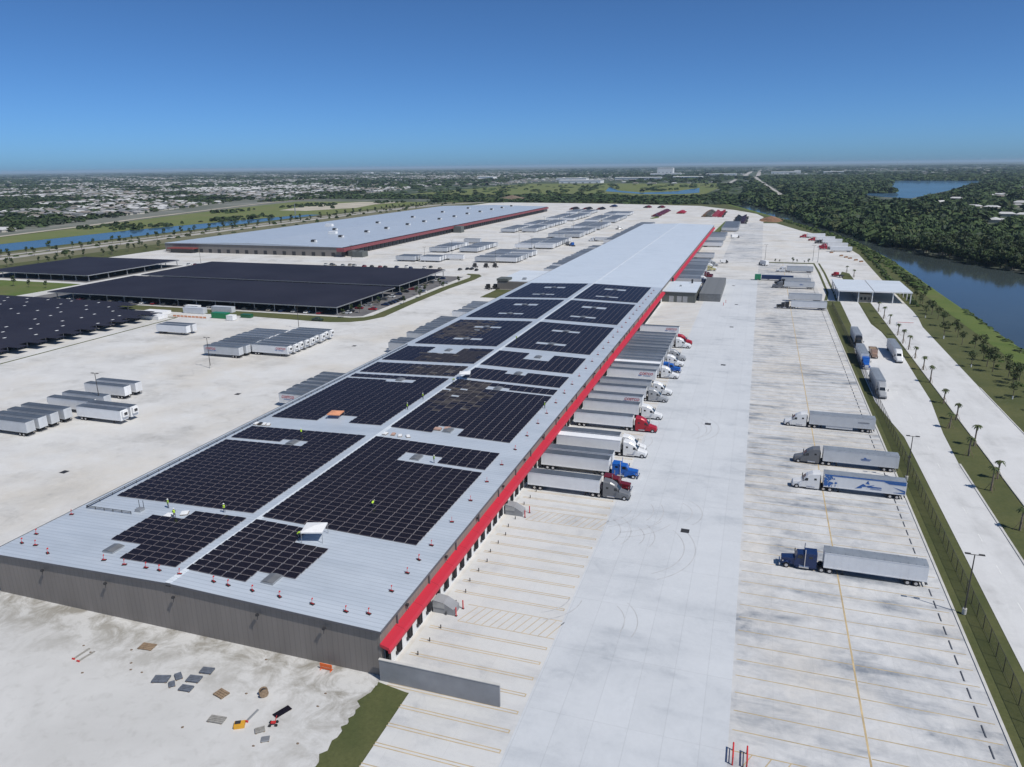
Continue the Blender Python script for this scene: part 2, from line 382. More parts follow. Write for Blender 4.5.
def paint(r, g, b, rough=0.35):
    k = (r, g, b)
    if k not in _pm: _pm[k] = plain('vehicle paint', (r, g, b), rough, 0.1, var=0.05)
    return _pm[k]
WHITE, RED, BLUE, NAVY, GREY, DKRED, BLACKP, SILVER = (0.75,0.75,0.74), (0.38,0.015,0.03), (0.015,0.11,0.42), (0.012,0.03,0.10), (0.15,0.155,0.165), (0.14,0.012,0.02), (0.02,0.02,0.022), (0.36,0.37,0.38)

# ================================================================= THE SETTING: ground, water, roads
b = MB(); b.poly([(-45000,-3000),(45000,-3000),(45000,70000),(-45000,70000)], -0.9); structure('ground', b, M['land'])
b = MB()                                                        # mown ground round the yard, sloping down to both canals
NEAR = [(97,-60),(96,310),(94.5,380),(92.8,489),(91,600),(84,700),(73,783),(60,840),(47,910),(30,1000),(5,1110),(-28,1260),(-60,1400)]
site = [(-640,-60)] + NEAR + [(-60,1480),(-470,1480),(-640,1300)]
b.poly(site, -0.06); structure('site_grass', b, M['grass'])
b = MB()
for (x0,y0),(x1,y1) in zip(NEAR[:-1], NEAR[1:]):
    b.quad((x0-7.5,y0,-0.02),(x0+0.5,y0,-0.02),(x1+0.5,y1,-0.02),(x1-7.5,y1,-0.02))
    b.quad((x0+0.5,y0,-0.02),(x0+3.2,y0,-1.0),(x1+3.2,y1,-1.0),(x1+0.5,y1,-0.02))
structure('canal_bank', b, M['bank'])
FAR = [(330,-60),(290,300),(214,449),(161,544),(149,566),(130,618),(107,691),(95,751),(81,834),(64,910),(47,1060),(24,1204),(-10,1360),(-35,1480)]
b = MB(); b.add([(p[0],p[1],-0.55) for p in NEAR + FAR[::-1]], [tuple(range(len(NEAR)+len(FAR)))]); structure('canal_water', b, M['water'])
b = MB(); b.poly([(-712,430),(-630,430),(-628,760),(-624,900),(-628,1010),(-668,1010),(-690,900),(-716,720)], -0.5); structure('side_canal_water', b, M['lake'])
b = MB(); b.poly([(190,1890),(236,1700),(275,1640),(329,1795),(425,2073),(565,2540),(757,3100),(615,3140),(460,3180),(377,2670),(318,2077),(282,1900)], -0.5); structure('lake_water', b, M['lake'])
b = MB(); b.poly([(-409,2053),(-279,1856),(-181,1857),(-150,1948),(-181,2346),(-218,2049),(-293,1949),(-384,2110),(-440,2330),(-474,2442)], -0.5); structure('river_water', b, M['lake'])
b = MB(); b.poly([(-1900,1500),(-1818,1470),(-1546,1248),(-1578,1216),(-1800,1300)], -0.5); structure('lagoon_water', b, M['lake'])
b = MB(); b.poly([(-760,430),(-712,430),(-716,720),(-690,900),(-668,1010),(-640,1010),(-600,1250),(-640,1420),(-960,1420),(-925,1180),(-868,920),(-820,740),(-790,600)], -0.45); structure('far_bank_field', b, M['field'])
b = MB(); b.poly([(-830,1300),(-790,1110),(-730,1100),(-690,1200),(-718,1320),(-700,1420),(-800,1400)], -0.4); structure('sand_patch', b, M['sandfar'])
def ribbon(mb, pts, w, z):
    n = len(pts); L = []; Rr = []
    for i, p in enumerate(pts):
        a = Vector(pts[max(i-1,0)]); c = Vector(pts[min(i+1,n-1)]); d = (c-a).normalized(); q = Vector((-d.y, d.x))*w/2
        L.append((p[0]+q.x,p[1]+q.y,z)); Rr.append((p[0]-q.x,p[1]-q.y,z))
    for i in range(n-1): mb.quad(Rr[i],Rr[i+1],L[i+1],L[i])
b = MB(); ribbon(b, [(-770,430),(-800,608),(-836,760),(-878,890),(-925,1080),(-965,1230),(-1005,1420),(-1010,1800)], 11, -0.35); structure('dirt_road', b, M['sandfar'])
b = MB(); b.poly([(-624,380),(-548,380),(-546,1000),(-520,1420),(-600,1420),(-626,1010)], -0.03); structure('canal_verge', b, M['verge'])
b = MB(); b.poly([(-900,1790),(-130,1760),(-120,2900),(-900,2950)], -0.7); structure('river_field', b, M['field'])
b = MB(); ribbon(b, [(-585,200),(-588,450),(-590,900),(-592,1100),(-575,1300),(-520,1420)], 13, 0.0); ribbon(b, [(-608,380),(-610,900),(-612,1040),(-590,1300)], 7, 0.01)
structure('canal_road', b, M['roadfar'])
b = MB(); ribbon(b, [(30,1560),(40,1760),(15,2400),(-12,3130),(-37,4057),(-57,4505)], 16, -0.3)
ribbon(b, [(-115,2650),(-120,3050),(-118,3560)], 14, -0.3); ribbon(b, [(-30,4260),(-35,5600),(-40,7900)], 25, -0.3); ribbon(b, [(-80,4500),(-108,4790),(-107,7280)], 30, -0.3)
structure('far_road', b, M['roadfar'])

# ---- concrete yard and its sheets
yard = [(-40,-60),(33.6,-60),(33.6,405),(72,405),(72.3,500),(73,553),(74,623),(62.3,773),(40,841),(18,937),(3.8,937),(3.6,1046),(-5,1110),(-38,1200),(-98,1312),(-244,1368),(-470,1405),(-505,1380),(-505,300),(-430,300),(-430,78.4),(-45,78.4),(-45,74.5),(-40,74.5)]
b = MB(); b.poly(yard, 0.0); structure('yard', b, M['yard'])
b = MB(); b.poly([(-330,-60),(-45,-60),(-45,78.4),(-330,78.4)], 0.0); structure('sandy_ground', b, M['sand'])
b = MB(); b.poly([(-44.2,77),(-24.3,77),(-24.3,380),(-44.2,380)], 0.012); b.poly([(-40,-60),(-24.3,-60),(-24.3,77),(-40,77)], 0.012); structure('dock_court', b, M['dock'])
b = MB(); b.poly([(-24.3,-60),(1.3,-60),(1.3,470),(-24.3,470)], 0.02); structure('truck_lane', b, M['lane'])
b = MB(); b.poly([(1.3,-60),(33.5,-60),(33.5,556),(1.3,556)], 0.012); structure('parking_apron', b, M['apron'])
b = MB(); b.poly([(-24.3,560),(3.5,560),(3.5,930),(-24.3,930)], 0.012); structure('rear_apron', b, M['apron'])
b = MB()
b.poly([(39.6,-60),(48.6,-60),(48.6,184),(49.6,206),(52.2,236),(52.6,258),(53.6,300),(52.1,315),(51.6,333),(49.6,349),(50.2,398),(50.2,405),(41.9,405),(41.2,345),(40.1,334),(38.9,315),(37.3,290),(36.6,262),(36.5,230),(38.2,212),(39.6,200)], 0.0)
structure('exit_road', b, M['road'])
b = MB()
b.poly([(56.2,-60),(69,-60),(69.2,254),(69.4,300),(69.6,348),(71.4,368),(72,385),(72,405),(56.2,405)], 0.0); structure('entry_road', b, M['road'])
b = MB()                                                        # lane dashes on the exit road
for k in range(18): b.box(43.9, 44.1, 60+k*12, 63+k*12, 0.0, 0.012)
structure('lane_dashes', b, M['whiteline'])
b = MB()                                                        # dirt under the young oaks etc: kerb lines
for x0, x1, y0, y1 in ((33.6,34.0,-60,405),(48.6,49.0,-60,184),(55.9,56.2,-60,405),(69.1,69.4,-60,254)): b.box(x0,x1,y0,y1,-0.05,0.13)
structure('kerb', b, M['sidewalk'])

b = MB(); y = 60.0                                              # painted bays
for k in range(-5, 92):
    y = 75.3 + 3.45*k
    if 90 < y < 98 or 126.5 < y < 133: continue
    for d in (-0.24, 0.24): b.box(-43.6, -24.8, y+d-0.075, y+d+0.075, 0.012, 0.020)
    b.box(-24.95, -24.8, y-0.24, y+0.24, 0.012, 0.021)
for k in range(12): b.add([(-40+k*1.3,91.8,0.02),(-39.86+k*1.3,91.8,0.02),(-38.2+k*1.3,96.2,0.02),(-38.34+k*1.3,96.2,0.02)], [(0,1,2,3)])
for k in range(12): b.add([(-40+k*1.3,127.6,0.02),(-39.86+k*1.3,127.6,0.02),(-38.2+k*1.3,131.9,0.02),(-38.34+k*1.3,131.9,0.02)], [(0,1,2,3)])
b.box(-40,-24.4,127.4,127.54,0.012,0.02); b.box(-40,-24.4,132.0,132.14,0.012,0.02)
b.box(-40,-24.4,91.6,91.74,0.012,0.02); b.box(-40,-24.4,96.3,96.44,0.012,0.02)
structure('dock_bay_lines', b, M['cream'])
b = MB()
for k in range(-4, 130):
    y = 80.6 + 3.6*k
    if y > 550: break
    b.box(1.7, 17.2, y-0.08, y+0.08, 0.012, 0.020); b.box(17.6, 33.0, y-0.08, y+0.08, 0.012, 0.020)
for k in range(6): b.add([(2.4+k*2.2,73.6,0.021),(2.55+k*2.2,73.6,0.021),(4.2+k*2.2,77.0,0.021),(4.05+k*2.2,77.0,0.021)], [(0,1,2,3)])
structure('parking_bay_lines', b, M['yellow2'])
b = MB(); b.box(17.28,17.52,-60,552,0.012,0.022); structure('centre_line', b, M['yellow'])
b = MB()                                                        # dark rubber arcs where trucks swing into the docks
rq = random.Random(14)
for k in range(15):
    cx0, cy0 = rq.uniform(-33,-14), rq.choice((100,104,110,118,124,128,134,138,176,192)) + rq.uniform(-2,2); r0 = rq.uniform(5,13); a0 = rq.uniform(-1.3,-.3); sp_ = rq.uniform(.7,1.7)
    for dr in (0, 2.0):
        P = [(cx0+(r0+dr)*math.cos(a0+sp_*i/16), cy0+(r0+dr)*math.sin(a0+sp_*i/16)) for i in range(17)]
        ribbon(b, P, .17, 0.026)
structure('tyre_marks', b, plain('rubber marks on concrete', (0.44,0.445,0.45), .9, var=.15, scale=.7))
# grass strips lying on the concrete
def strip(name, polys, mat, h=0.12):
    m_ = MB()
    for p in polys: m_.prism(p, 0.0, h)
    return structure(name, m_, mat)
rg_ = random.Random(6)
strip('corner_grass', [[(-44.9,-60),(-40.1,-60),(-40.1,74.4),(-45.0,75.2)] + [(-45.0+rg_.uniform(-.9,.5), 75.0-k*.8) for k in range(1, 60)]], M['grass'], 0.04)
strip('grass_border', [[(34.5,406),(37.3,431),(37.9,512),(37.6,556),(4.5,556.5),(4.5,560.5),(38.6,561),(39.2,512),(38.4,431),(36,406)], [(39.9,406),(40.6,431),(41.2,512),(40.9,560),(42,560),(42.4,512),(41.6,431),(40.7,406)], [(50.5,447),(56.5,447),(56.5,512),(53,520),(50.5,505)]], M['grass'])
strip('carpark_verge', [[(-425,290),(-241,291.5),(-229.2,291.7),(-193,289.5),(-185,289.6),(-176,292),(-170.5,297),(-166.3,307.5),(-168.2,345),(-169,393),(-167.2,430),(-168.2,445),(-172.5,452),(-181,453.5),(-181,450.5),(-176,446),(-173.4,437),(-174.6,393),(-173.8,345),(-172.8,309),(-175,303.5),(-181,300.8),(-425,301.6)]], M['grass'])
strip('carpark_kerb_walk', [[(-430,301.8),(-181,301.0),(-175.2,303.7),(-173.1,309),(-174.1,345),(-174.9,393),(-174.2,440),(-175.6,440),(-176.4,393),(-175.6,345),(-174.6,310),(-177,305.4),(-182,302.6),(-430,303.4)]], M['sidewalk'], 0.15)
strip('left_lot_kerb', [[(-262.9,60),(-262.3,60),(-262.2,279),(-262.8,279)],[(-430,279),(-262.2,279),(-262.2,279.8),(-430,279.8)]], M['grass'], 0.14)
b = MB(); b.poly([(-388,304),(-177,304),(-178.5,440),(-388,441)], 0.014); b.poly([(-500,360),(-404,358),(-404,444),(-500,446)], 0.014); b.poly([(-430,80),(-281,80),(-281,277),(-430,277)], 0.014)
structure('car_park_asphalt', b, M['asphalt'])
strip('car_park_green', [[(-498,302),(-402,302),(-401,318),(-402,352),(-498,353)]], M['bank'])
strip('end_green', [[(-45,806),(-38.5,806),(-34,960),(-41,960)], [(-139,1000),(-134,990),(-128,1010),(-133,1040)]], M['bank'])
b = MB(); ribbon(b, [(-394,270),(-394,450),(-398,500)], 7, 0.02); structure('car_park_lane', b, M['sidewalk'])
mm = MB()                                                       # heap of bare earth at the far end of the yard
rng = random.Random(4); rings = []
for j in range(6):
    t = j/5; rings.append([(-488+(52*(1-t)**1.2+1)*math.cos(a)*(1+0.12*rng.uniform(-1,1)), 1480+(30*(1-t)+1)*math.sin(a)*(1+0.12*rng.uniform(-1,1)), 11.5*t**0.8-0.6) for a in [2*math.pi*k/18 for k in range(18)]])
mm.loft(rings); tag(mm.build('dirt_mound', M['dirt']), kind='structure')
mm = MB(); rings = []
for j in range(5):
    t = j/4; rings.append([(13+(15*(1-t)**1.1+1)*math.cos(a)*(1+0.2*rng.uniform(-1,1)), 990+(34*(1-t)+2)*math.sin(a)*(1+0.2*rng.uniform(-1,1)), 5*t-0.1) for a in [2*math.pi*k/16 for k in range(16)]])
mm.loft(rings); tag(mm.build('mulch_pile', M['mulch']), 'long brown mulch pile along the far right edge of the yard', 'mulch pile')

# ================================================================= MAIN WAREHOUSE
XR, XL, XM, YF, YB, ZE, ZR = -44.6, -117.6, -80.5, 76.4, 803.0, 7.4, 8.4
def roofz(x): return ZR - abs(x - XM)/36.0
wh = tag(empty('warehouse', (XM, YF, 0)), 'long low taupe warehouse with solar panels on the near half of its pale roof', 'warehouse')
def put(mb, name, mats, parent=wh, **k):
    o = mb.build(name, mats, None, **k); setp(o, parent)      # shapes given in world metres
    o.matrix_parent_inverse = parent.matrix_basis.inverted()
    return o
b = MB(); b.add([(XL+.5,YF+.1,0),(XR-.4,YF+.1,0),(XR-.4,YF+.1,ZE-.05),(XM,YF+.1,ZR-.1),(XL+.5,YF+.1,ZE-.05)], [(0,1,2,3,4)]); put(b, 'gable_wall', M['taupe'])
b = MB(); b.quad((XR-.4,YB,0),(XL+.5,YB,0),(XL+.5,YB,ZE),(XR-.4,YB,ZE)); put(b, 'gable_wall', M['taupe'])
b = MB(); b.quad((XR-.4,YF+.1,0),(XR-.4,YB,0),(XR-.4,YB,ZE-.02),(XR-.4,YF+.1,ZE-.02)); b.quad((XL+.5,YB,0),(XL+.5,YF+.1,0),(XL+.5,YF+.1,ZE-.02),(XL+.5,YB,ZE-.02)); put(b, 'side_wall', M['taupe_y'])
b = MB()
for x0, x1 in ((XL, XM), (XM, XR)):
    b.quad((x0,YF-.25,roofz(x0)),(x1,YF-.25,roofz(x1)),(x1,380,roofz(x1)),(x0,380,roofz(x0)))
rf = put(b, 'roof', M['roof'])
b = MB()
for x0, x1 in ((XL, XM), (XM, XR)): b.quad((x0,380,roofz(x0)),(x1,380,roofz(x1)),(x1,YB+.2,roofz(x1)),(x0,YB+.2,roofz(x0)))
put(b, 'roof', M['roof_far'])['label'] = 'paler far half of the roof'
b = MB(); b.box(XM-.45,XM+.45,YF-.2,YB+.2,ZR-.05,ZR+.09); put(b, 'ridge_cap', M['roof_small'], rf)
b = MB()
for x in (XL, XR-.12): b.box(x, x+.12, YF-.25, YB+.2, ZE-.28, ZE+.03)
for x0, x1 in ((XL, XM), (XM, XR)):
    b.add([(x0,YF-.32,roofz(x0)-.26),(x1,YF-.32,roofz(x1)-.26),(x1,YF-.32,roofz(x1)+.03),(x0,YF-.32,roofz(x0)+.03),(x0,YF-.24,roofz(x0)+.03),(x1,YF-.24,roofz(x1)+.03)], [(0,1,2,3),(3,2,5,4)])
put(b, 'eave_trim', M['trim'], rf)
b = MB(); b.box(XM-.3,XM+.5,YF-.3,YF-.05,ZR-.5,ZR+.05); put(b, 'ridge_end', M['dark'], rf)
def canopy(y0, y1):
    m_ = MB(); x = XR-.4
    pr = [(x,5.35),(x+1.35,4.95),(x+1.55,4.55),(x+1.5,4.1),(x+1.25,4.1),(x+1.2,4.5),(x,4.9)]
    m_.loft([[(p[0],y0,p[1]) for p in pr],[(p[0],y1,p[1]) for p in pr]])
    return put(m_, 'dock_canopy', M['red'], fix=True)
canopy(YF-.1, 382); canopy(418, 798)
def doors():
    dm = MB(); dm.box(0,.06,-1.22,1.22,1.25,3.85)
    sm = MB()
    for s in (-1,1): sm.box(0.0,.62,s*1.62-.30,s*1.62+.30,1.05,4.0)
    sm.box(0.0,.55,-1.3,1.3,3.86,4.06)
    bp = MB(); bp.box(0,.32,-.25,.25,.75,1.2)
    a, s_, c = dm.mesh('dock_door', M['doorwhite']), sm.mesh('dock_seal', M['black']), bp.mesh('dock_bumper', M['dark'])
    k = 0
    while True:
        y = 79.4 + 3.45*k; k += 1
        if y > 372: break
        if 92.2 < y < 95.6 or 128 < y < 131.2: continue
        o = link('dock_door', a, wh, (XR-.39-XM, y-YF, 0)); link('dock_seal', s_, o); link('dock_bumper', c, o, (0,-1.25,0)); link('dock_bumper', c, o, (0,1.25,0))
doors()
b = MB(); b.box(XR-.38,XR-.32,YF+1,380,0.0,1.2); b.box(XR-.38,XR-.335,YF+1,380,1.2,4.3); put(b, 'dock_wall', M['doorwhite'])
b = MB(); b.box(-.14,.06,-.11,.11,5.2,ZE-.3); ds_ = b.mesh('downspout', M['trim'])
for k in range(28): link('downspout', ds_, wh, (XR-.22-XM, 5+k*11, 0))
fl = MB(); fl.box(0,.38,-.2,.2,-.16,.16); fl.tube((.1,0,-.1),(.3,0,-.75),.05,n=6)
fm = fl.mesh('wall_light', M['dark'])
for x in (-105.6,-92.6,-79.5,-64.5,-53.5): o = link('wall_light', fm, wh, (x-XM,-.3,6.3)); o.rotation_euler.z = -math.pi/2
for k in range(14): link('wall_light', fm, wh, (XR-.3-XM, 8+k*14.5, 6.5))
# side office annex on the dock side
an = tag(empty('dock_annex', (-36.5, 381, 0)), 'grey green flat roofed annex sticking out of the warehouse dock side', 'annex')
b = MB(); b.box(-44.9,-28.3,381.5,416,0,5.3); put(b, 'wall', M['greywall'], an)
b = MB(); b.box(-45.3,-27.9,381.0,416.6,5.3,5.62); put(b, 'roof', M['roof_small'], an)
for x in (-41.5,-37.5,-34.6):
    b = MB(); b.box(x,x+2.4,381.35,381.48,0.1,3.2); put(b, 'shutter_door', M['steel'], an)
for x, y in ((-43.5,415.0),(-32.6,411)):
    b = MB(); b.tube((x,y,5.6),(x,y,7.4),.5,n=10); b.tube((x,y,7.4),(x,y,7.8),.75,.2,n=10); put(b, 'roof_vent', M['dark'], an)
b = MB(); b.box(-38,-37,398,399.4,5.62,6.3); put(b, 'roof_hatch', M['steel'], an)
# west side porch at the middle of the long side
an = tag(empty('side_annex', (-137, 398, 0)), 'grey block annex with pale roof on the far long side of the warehouse', 'annex')
b = MB(); b.box(-141,-116.2,398,444,0,4.6); put(b, 'wall', M['taupe'], an)
b = MB(); b.box(-141.3,-116.2,399.5,444.5,4.6,4.9); put(b, 'roof', M['roof_small'], an)
b = MB(); b.box(-141.2,-134.5,397.7,406,4.9,6.2); put(b, 'parapet', M['greywall'], an)
b = MB(); b.box(-128,-126,405,407.5,4.9,6); put(b, 'roof_unit', M['steel'], an)
strip('annex_lawn', [[(-141,370),(-119,370),(-119,397),(-141,397)]], M['grass'])

# screen wall at the dock corner
sw = tag(empty('screen_wall', (-36, 75.7, 0)), 'plain grey concrete screen wall closing the near end of the dock court', 'wall')
b = MB(); b.box(-44.9,-27.4,75.55,75.85,-0.1,3.35); put(b, 'wall_panel', M['greyconc'], sw)
b = MB(); b.box(-44.95,-27.35,75.5,75.9,3.35,3.47); put(b, 'coping', M['sidewalk'], sw)

# ================================================================= SECOND WAREHOUSE
B2 = tag(empty('far_warehouse', (-402, 519, 0)), 'second long warehouse with plain light blue roof and red dock canopy beyond the carports', 'warehouse')
b = MB(); b.box(-490,-315.4,520,1130,0,7.3); put(b, 'wall', M['taupe'], B2)
b = MB(); b.add([(-491,519.4,7.4),(-314.6,519.4,7.4),(-314.6,1131,7.4),(-491,1131,7.4),(-402.5,519.4,9.3),(-402.5,1131,9.3)], [(0,4,5,3),(4,1,2,5),(0,1,4),(2,3,5)]); put(b, 'roof', M['roof'], B2)
b = MB(); b.box(-315.4,-312.4,519,1126,4.6,6.6); put(b, 'dock_canopy', M['dullred'], B2)
b = MB(); b.box(-318,-311,516.5,519.9,4.3,6.9); put(b, 'entrance_canopy', M['dullred'], B2)
b = MB(); b.box(-482,-455,513,520,3.4,4.2); put(b, 'entrance_porch', plain('dull red fascia', (0.22,0.05,0.045)), B2)
b = MB(); b.box(-481,-456,516,520,0.1,3.3); put(b, 'entrance_glazing', M['glass'], B2)
for x, y in ((-300,520),(-307,745),(-306,524)):
    b = MB(); b.box(x-6,x+3,y,y+9,0,6.6 if y>600 else 4.2); put(b, 'stair_block', M['greywall'], B2)
pr_, pw = MB(), MB()
pr_.box(-.05,0.6,-2.6,2.6,0,4.3); pm_ = pr_.mesh('dock_seal', M['dark']); 
for k in range(80):
    link('dock_seal', pm_, B2, (-315.4+402, 10+k*7.3, 0))
pr_ = MB(); pr_.box(-1.6,1.6,-.12,0,0,3.2); pm_ = pr_.mesh('dock_opening', M['dark'])
for k in range(16): link('dock_opening', pm_, B2, (-452+k*9.2+402, 1, 0))
hv = MB(); hv.box(-1.6,1.6,-1.5,1.5,.5,1.9); hv.box(-1.8,1.8,-1.7,1.7,.25,.5)
hv.tube((-.8,0,1.9),(-.8,0,2.1),.5,n=10); hv.tube((.8,0,1.9),(.8,0,2.1),.5,n=10)
hm = hv.mesh('body', M['dark']); cu = MB(); cu.box(1.603,3.0,-1.2,1.2,.3,1.4); cm = cu.mesh('condenser', M['white'])
HV = [(-359,548),(-361,643),(-361,684),(-362,735),(-363,779),(-362,820),(-362,866),(-366,920),(-365,965),(-367,1017),(-367,1063),(-367,1108),(-401,651),(-402,742),(-404,835),(-409,938),(-408,1030),(-359,592)]
ia = ib = 0
for x, y in HV:
    t = empty('rooftop_unit', (x, y, 9.3-abs(x+402.5)/46.0-.2)); link('body', hm, t); link('condenser', cm, t)
    if x > -390: lab = 'dark rooftop unit nearer the red canopy of the far warehouse, %s from its near end' % nth(ia); ia += 1
    else: lab = 'dark rooftop unit on the far warehouse ridge, %s from the near end' % nth(ib); ib += 1
    tag(t, lab, 'rooftop unit', 'rooftop units on the far warehouse')
for x, y, lab in ((-441,706,'white rooftop unit farthest left on the light blue roof'),(-384,620,'white rooftop box beside two dark units on the light blue roof')):
    t = empty('rooftop_unit', (x, y, 8.6)); b = MB(); b.box(-4,4,-2,2,0,2); b.box(-4.2,4.2,-2.2,2.2,-.1,.2); b.build('casing', M['white'], t); tag(t, lab, 'rooftop unit')

# ================================================================= GATEHOUSE
gh = tag(empty('gatehouse', (57, 424, 0)), 'open gatehouse with two flat white canopy roofs over the entry and exit lanes', 'gatehouse')
for x0, x1, y0, y1, z in ((40.5,56.9,404.4,444.5,5.3),(57.3,74.4,404.6,444.2,5.42)):
    b = MB(); b.box(x0,x1,y0,y1,z,z+.42); put(b, 'canopy_roof', M['roof_small'], gh)
    b = MB(); b.box(x0-.06,x1+.06,y0-.08,y0-.02,z-.15,z+.45); b.box(x0-.06,x0-.02,y0,y1,z-.15,z+.45); b.box(x1+.02,x1+.06,y0,y1,z-.15,z+.45); put(b, 'fascia', M['white'], gh)
cb = MB(); cb.box(-.22,.22,-.22,.22,0,5.3); cm = cb.mesh('column', M['white'])
for x in (41,50.2,56.6,66,73.9):
    for y in (405.2, 415, 425, 435, 443.7):
        if (x in (50.2,66)) and y not in (405.2, 443.7): continue
        link('column', cm, gh, (x-57, y-424, 0))
b = MB(); b.box(50.4,56.2,406,440,0,3.9); bo = put(b, 'booth', plain('tan booth wall', (0.33,0.29,0.235)), gh)
for x in (51.2,53.0,54.8):
    b = MB(); b.box(x,x+1.0,405.86,405.98,1.1,2.5); put(b, 'booth_window', M['glass'], bo)
strip('median_grass', [[(50.4,350),(56,350),(56,404),(50.6,404)],[(52.4,316),(55.8,316),(55.8,349.5),(50.6,349.5),(52,333)]], M['grass'], 0.02)
for x, y, lab in ((64.5,351,'red and white barrier arm lowered across the entry road below the gatehouse'),):
    t = empty('barrier_arm', (x-4.5, y, 0)); b = MB(); b.box(-.25,.25,-.25,.25,0,1.1); b.build('cabinet', M['white'], t)
    b = MB(); b.box(.25,6.5,-.06,.06,.95,1.1); b.build('arm', M['redpaint'], t); tag(t, lab, 'barrier')

# ================================================================= ROOF SOLAR ARRAYS
PX, PY = 2.2, 1.6
TILT = R_(5)
pm = MB(); hx, hy = 1.07, .68
c5, s5 = math.cos(TILT), math.sin(TILT)
def tl(x, y, z): return (x, y*c5, y*s5 + z + .12)
pm.add([tl(-hx,-hy,0),tl(hx,-hy,0),tl(hx,hy,0),tl(-hx,hy,0),tl(-hx,-hy,.04),tl(hx,-hy,.04),tl(hx,hy,.04),tl(-hx,hy,.04)],
       [(3,2,1,0),(0,1,5,4),(1,2,6,5),(2,3,7,6),(3,0,4,7)], 1)
pm.add([tl(-hx,-hy,.04),tl(hx,-hy,.04),tl(hx,hy,.04),tl(-hx,hy,.04)], [(0,1,2,3)], 1)
pm.add([tl(-hx+.03,-hy+.03,.043),tl(hx-.03,-hy+.03,.043),tl(hx-.03,hy-.03,.043),tl(-hx+.03,hy-.03,.043)], [(0,1,2,3)], 0)
panel_me = pm.mesh('panel', [M['panel'], M['frame']]); panel_mottled = pm.mesh('panel', [M['mottled'], M['frame']])
PV = [tuple(v.co) for v in panel_me.vertices]; PF = [tuple(p.vertices) for p in panel_me.polygons]; PMI = [p.material_index for p in panel_me.polygons]

def array(label, rects, holes=(), bare=(), seed=1):
    rng = random.Random(seed)
    x0 = min(r[0] for r in rects); x1 = max(r[1] for r in rects); y0 = min(r[2] for r in rects); y1 = max(r[3] for r in rects)
    t = tag(empty('solar_array', ((x0+x1)/2, y0, roofz((x0+x1)/2))), label, 'solar array', 'solar arrays on the warehouse roof')
    nx = int(round((x1-x0)/PX)); ny = int(round((y1-y0)/PY)); cells = []; racks = []
    for i in range(nx):
        for j in range(ny):
            x, y = x0+(i+.5)*(x1-x0)/nx, y0+(j+.5)*(y1-y0)/ny
            if not any(a<=x<=b_ and c<=y<=d for a,b_,c,d in rects): continue
            if any(a<=x<=b_ and c<=y<=d for a,b_,c,d in holes): continue
            miss = 0.0
            for bx, by, br, bs in bare:
                q = math.hypot((x-bx)/br, (y-by)/bs)
                if q < 1: miss = max(miss, 1.25*(1-q*q))
            mottled = rng.random() < miss  # brown streaked panels, likelier towards the middle of each patch
            if mottled and rng.random() < .06:
                z = roofz(x)
                if rng.random() < .85 and len(racks) < 95: racks.append((x, y, z))
                continue
            cells.append((dist(x, y), x, y, roofz(x), mottled))
    cells.sort()
    cut = 100 if len(cells) > 100 else len(cells)
    if y0 > 240: cut = 0
    ox, oy, oz = t.location
    for _, x, y, z, mot in cells[:cut]: link('panel', panel_mottled if mot else panel_me, t, (x-ox, y-oy, z-oz+.03))
    rest = cells[cut:]
    if rest:
        P = np.array([[c[1]-ox, c[2]-oy, c[3]-oz+.03] for c in rest]); V = (np.array(PV)[None]+P[:,None]).reshape(-1,3)
        n = len(PV); F = np.concatenate([np.array([f for f in PF]) + k*n for k in range(len(rest))])
        o = np_mesh('panel_rows', V, F, [M['panel'], M['frame'], M['mottled']], np.concatenate([np.where(np.array(PMI) == 0, 2, 1) if c[4] else np.array(PMI) for c in rest])); setp(o, t); o['kind'] = 'stuff'
    for x, y, z in racks: link('bare_rack', RACK, t, (x-ox, y-oy, z-oz))
    return t
RACK = MB(); RACK.box(-hx,hx,-.55,-.25,.05,.2); RACK.box(-hx,hx,.2,.45,.05,.16); RACK.box(-.8,-.7,-.6,.6,.03,.05); RACK.box(.7,.8,-.6,.6,.03,.05)
RACK.box(-.9,.5,-.2,.15,.04,.12)
RACK = RACK.mesh('bare_rack', M['rack'])
G_ = 'solar array on the warehouse roof'
array('small notched dark solar array at the near left corner of the roof', [(-100.6,-93.9,85.0,93.8),(-94.0,-82.6,80.2,97.8)])
array('small dark solar array at the near end beside the white tent', [(-80.6,-69.6,80.2,97.8),(-69.7,-63.0,84.2,93.6)])
array('large dark solar array on the left roof slope, nearest of the large ones', [(-114.4,-82.8,99.7,141.2)], [(-115,-100.5,131.4,133.2),(-101,-93.6,130.9,135.2)])
array('large dark solar array on the right roof slope, nearest of the large ones', [(-80.4,-50.1,98.9,141.4)], [(-69.7,-62,130.9,134.9),(-62.1,-50,130.9,132.4)])
array('dark solar array on the left roof slope with an orange tarp at its near edge', [(-114.2,-83.0,148.6,190.8)], [(-101.6,-93,148,154),(-115,-95,186.6,188.3),(-101,-93,185,188.3)])
array('dark right slope solar array with pink pallets in its near notch and an unfinished corner', [(-80.3,-50.1,148.2,190.8)], [(-69.6,-62.8,148,153),(-70.3,-50,185.2,186.8),(-70.5,-62,184.4,188.4)], [(-73,178,9,16)], 5)
array('narrow half-finished solar array crossing the left roof slope behind the orange tarp', [(-114.2,-82.4,193.2,205.0)], [], [(-90,199,12,9)], 6)
array('narrow dark solar array on the right roof slope between two vents', [(-80.0,-50.2,193.2,204.2)], [(-69,-62,201,205)], [], 7)
array('half-finished brownish solar array on the left roof slope, second of the bare ones', [(-114.6,-82.2,208.6,228.0)], [(-103,-93,220,229)], [(-92,217,15,15)], 8)
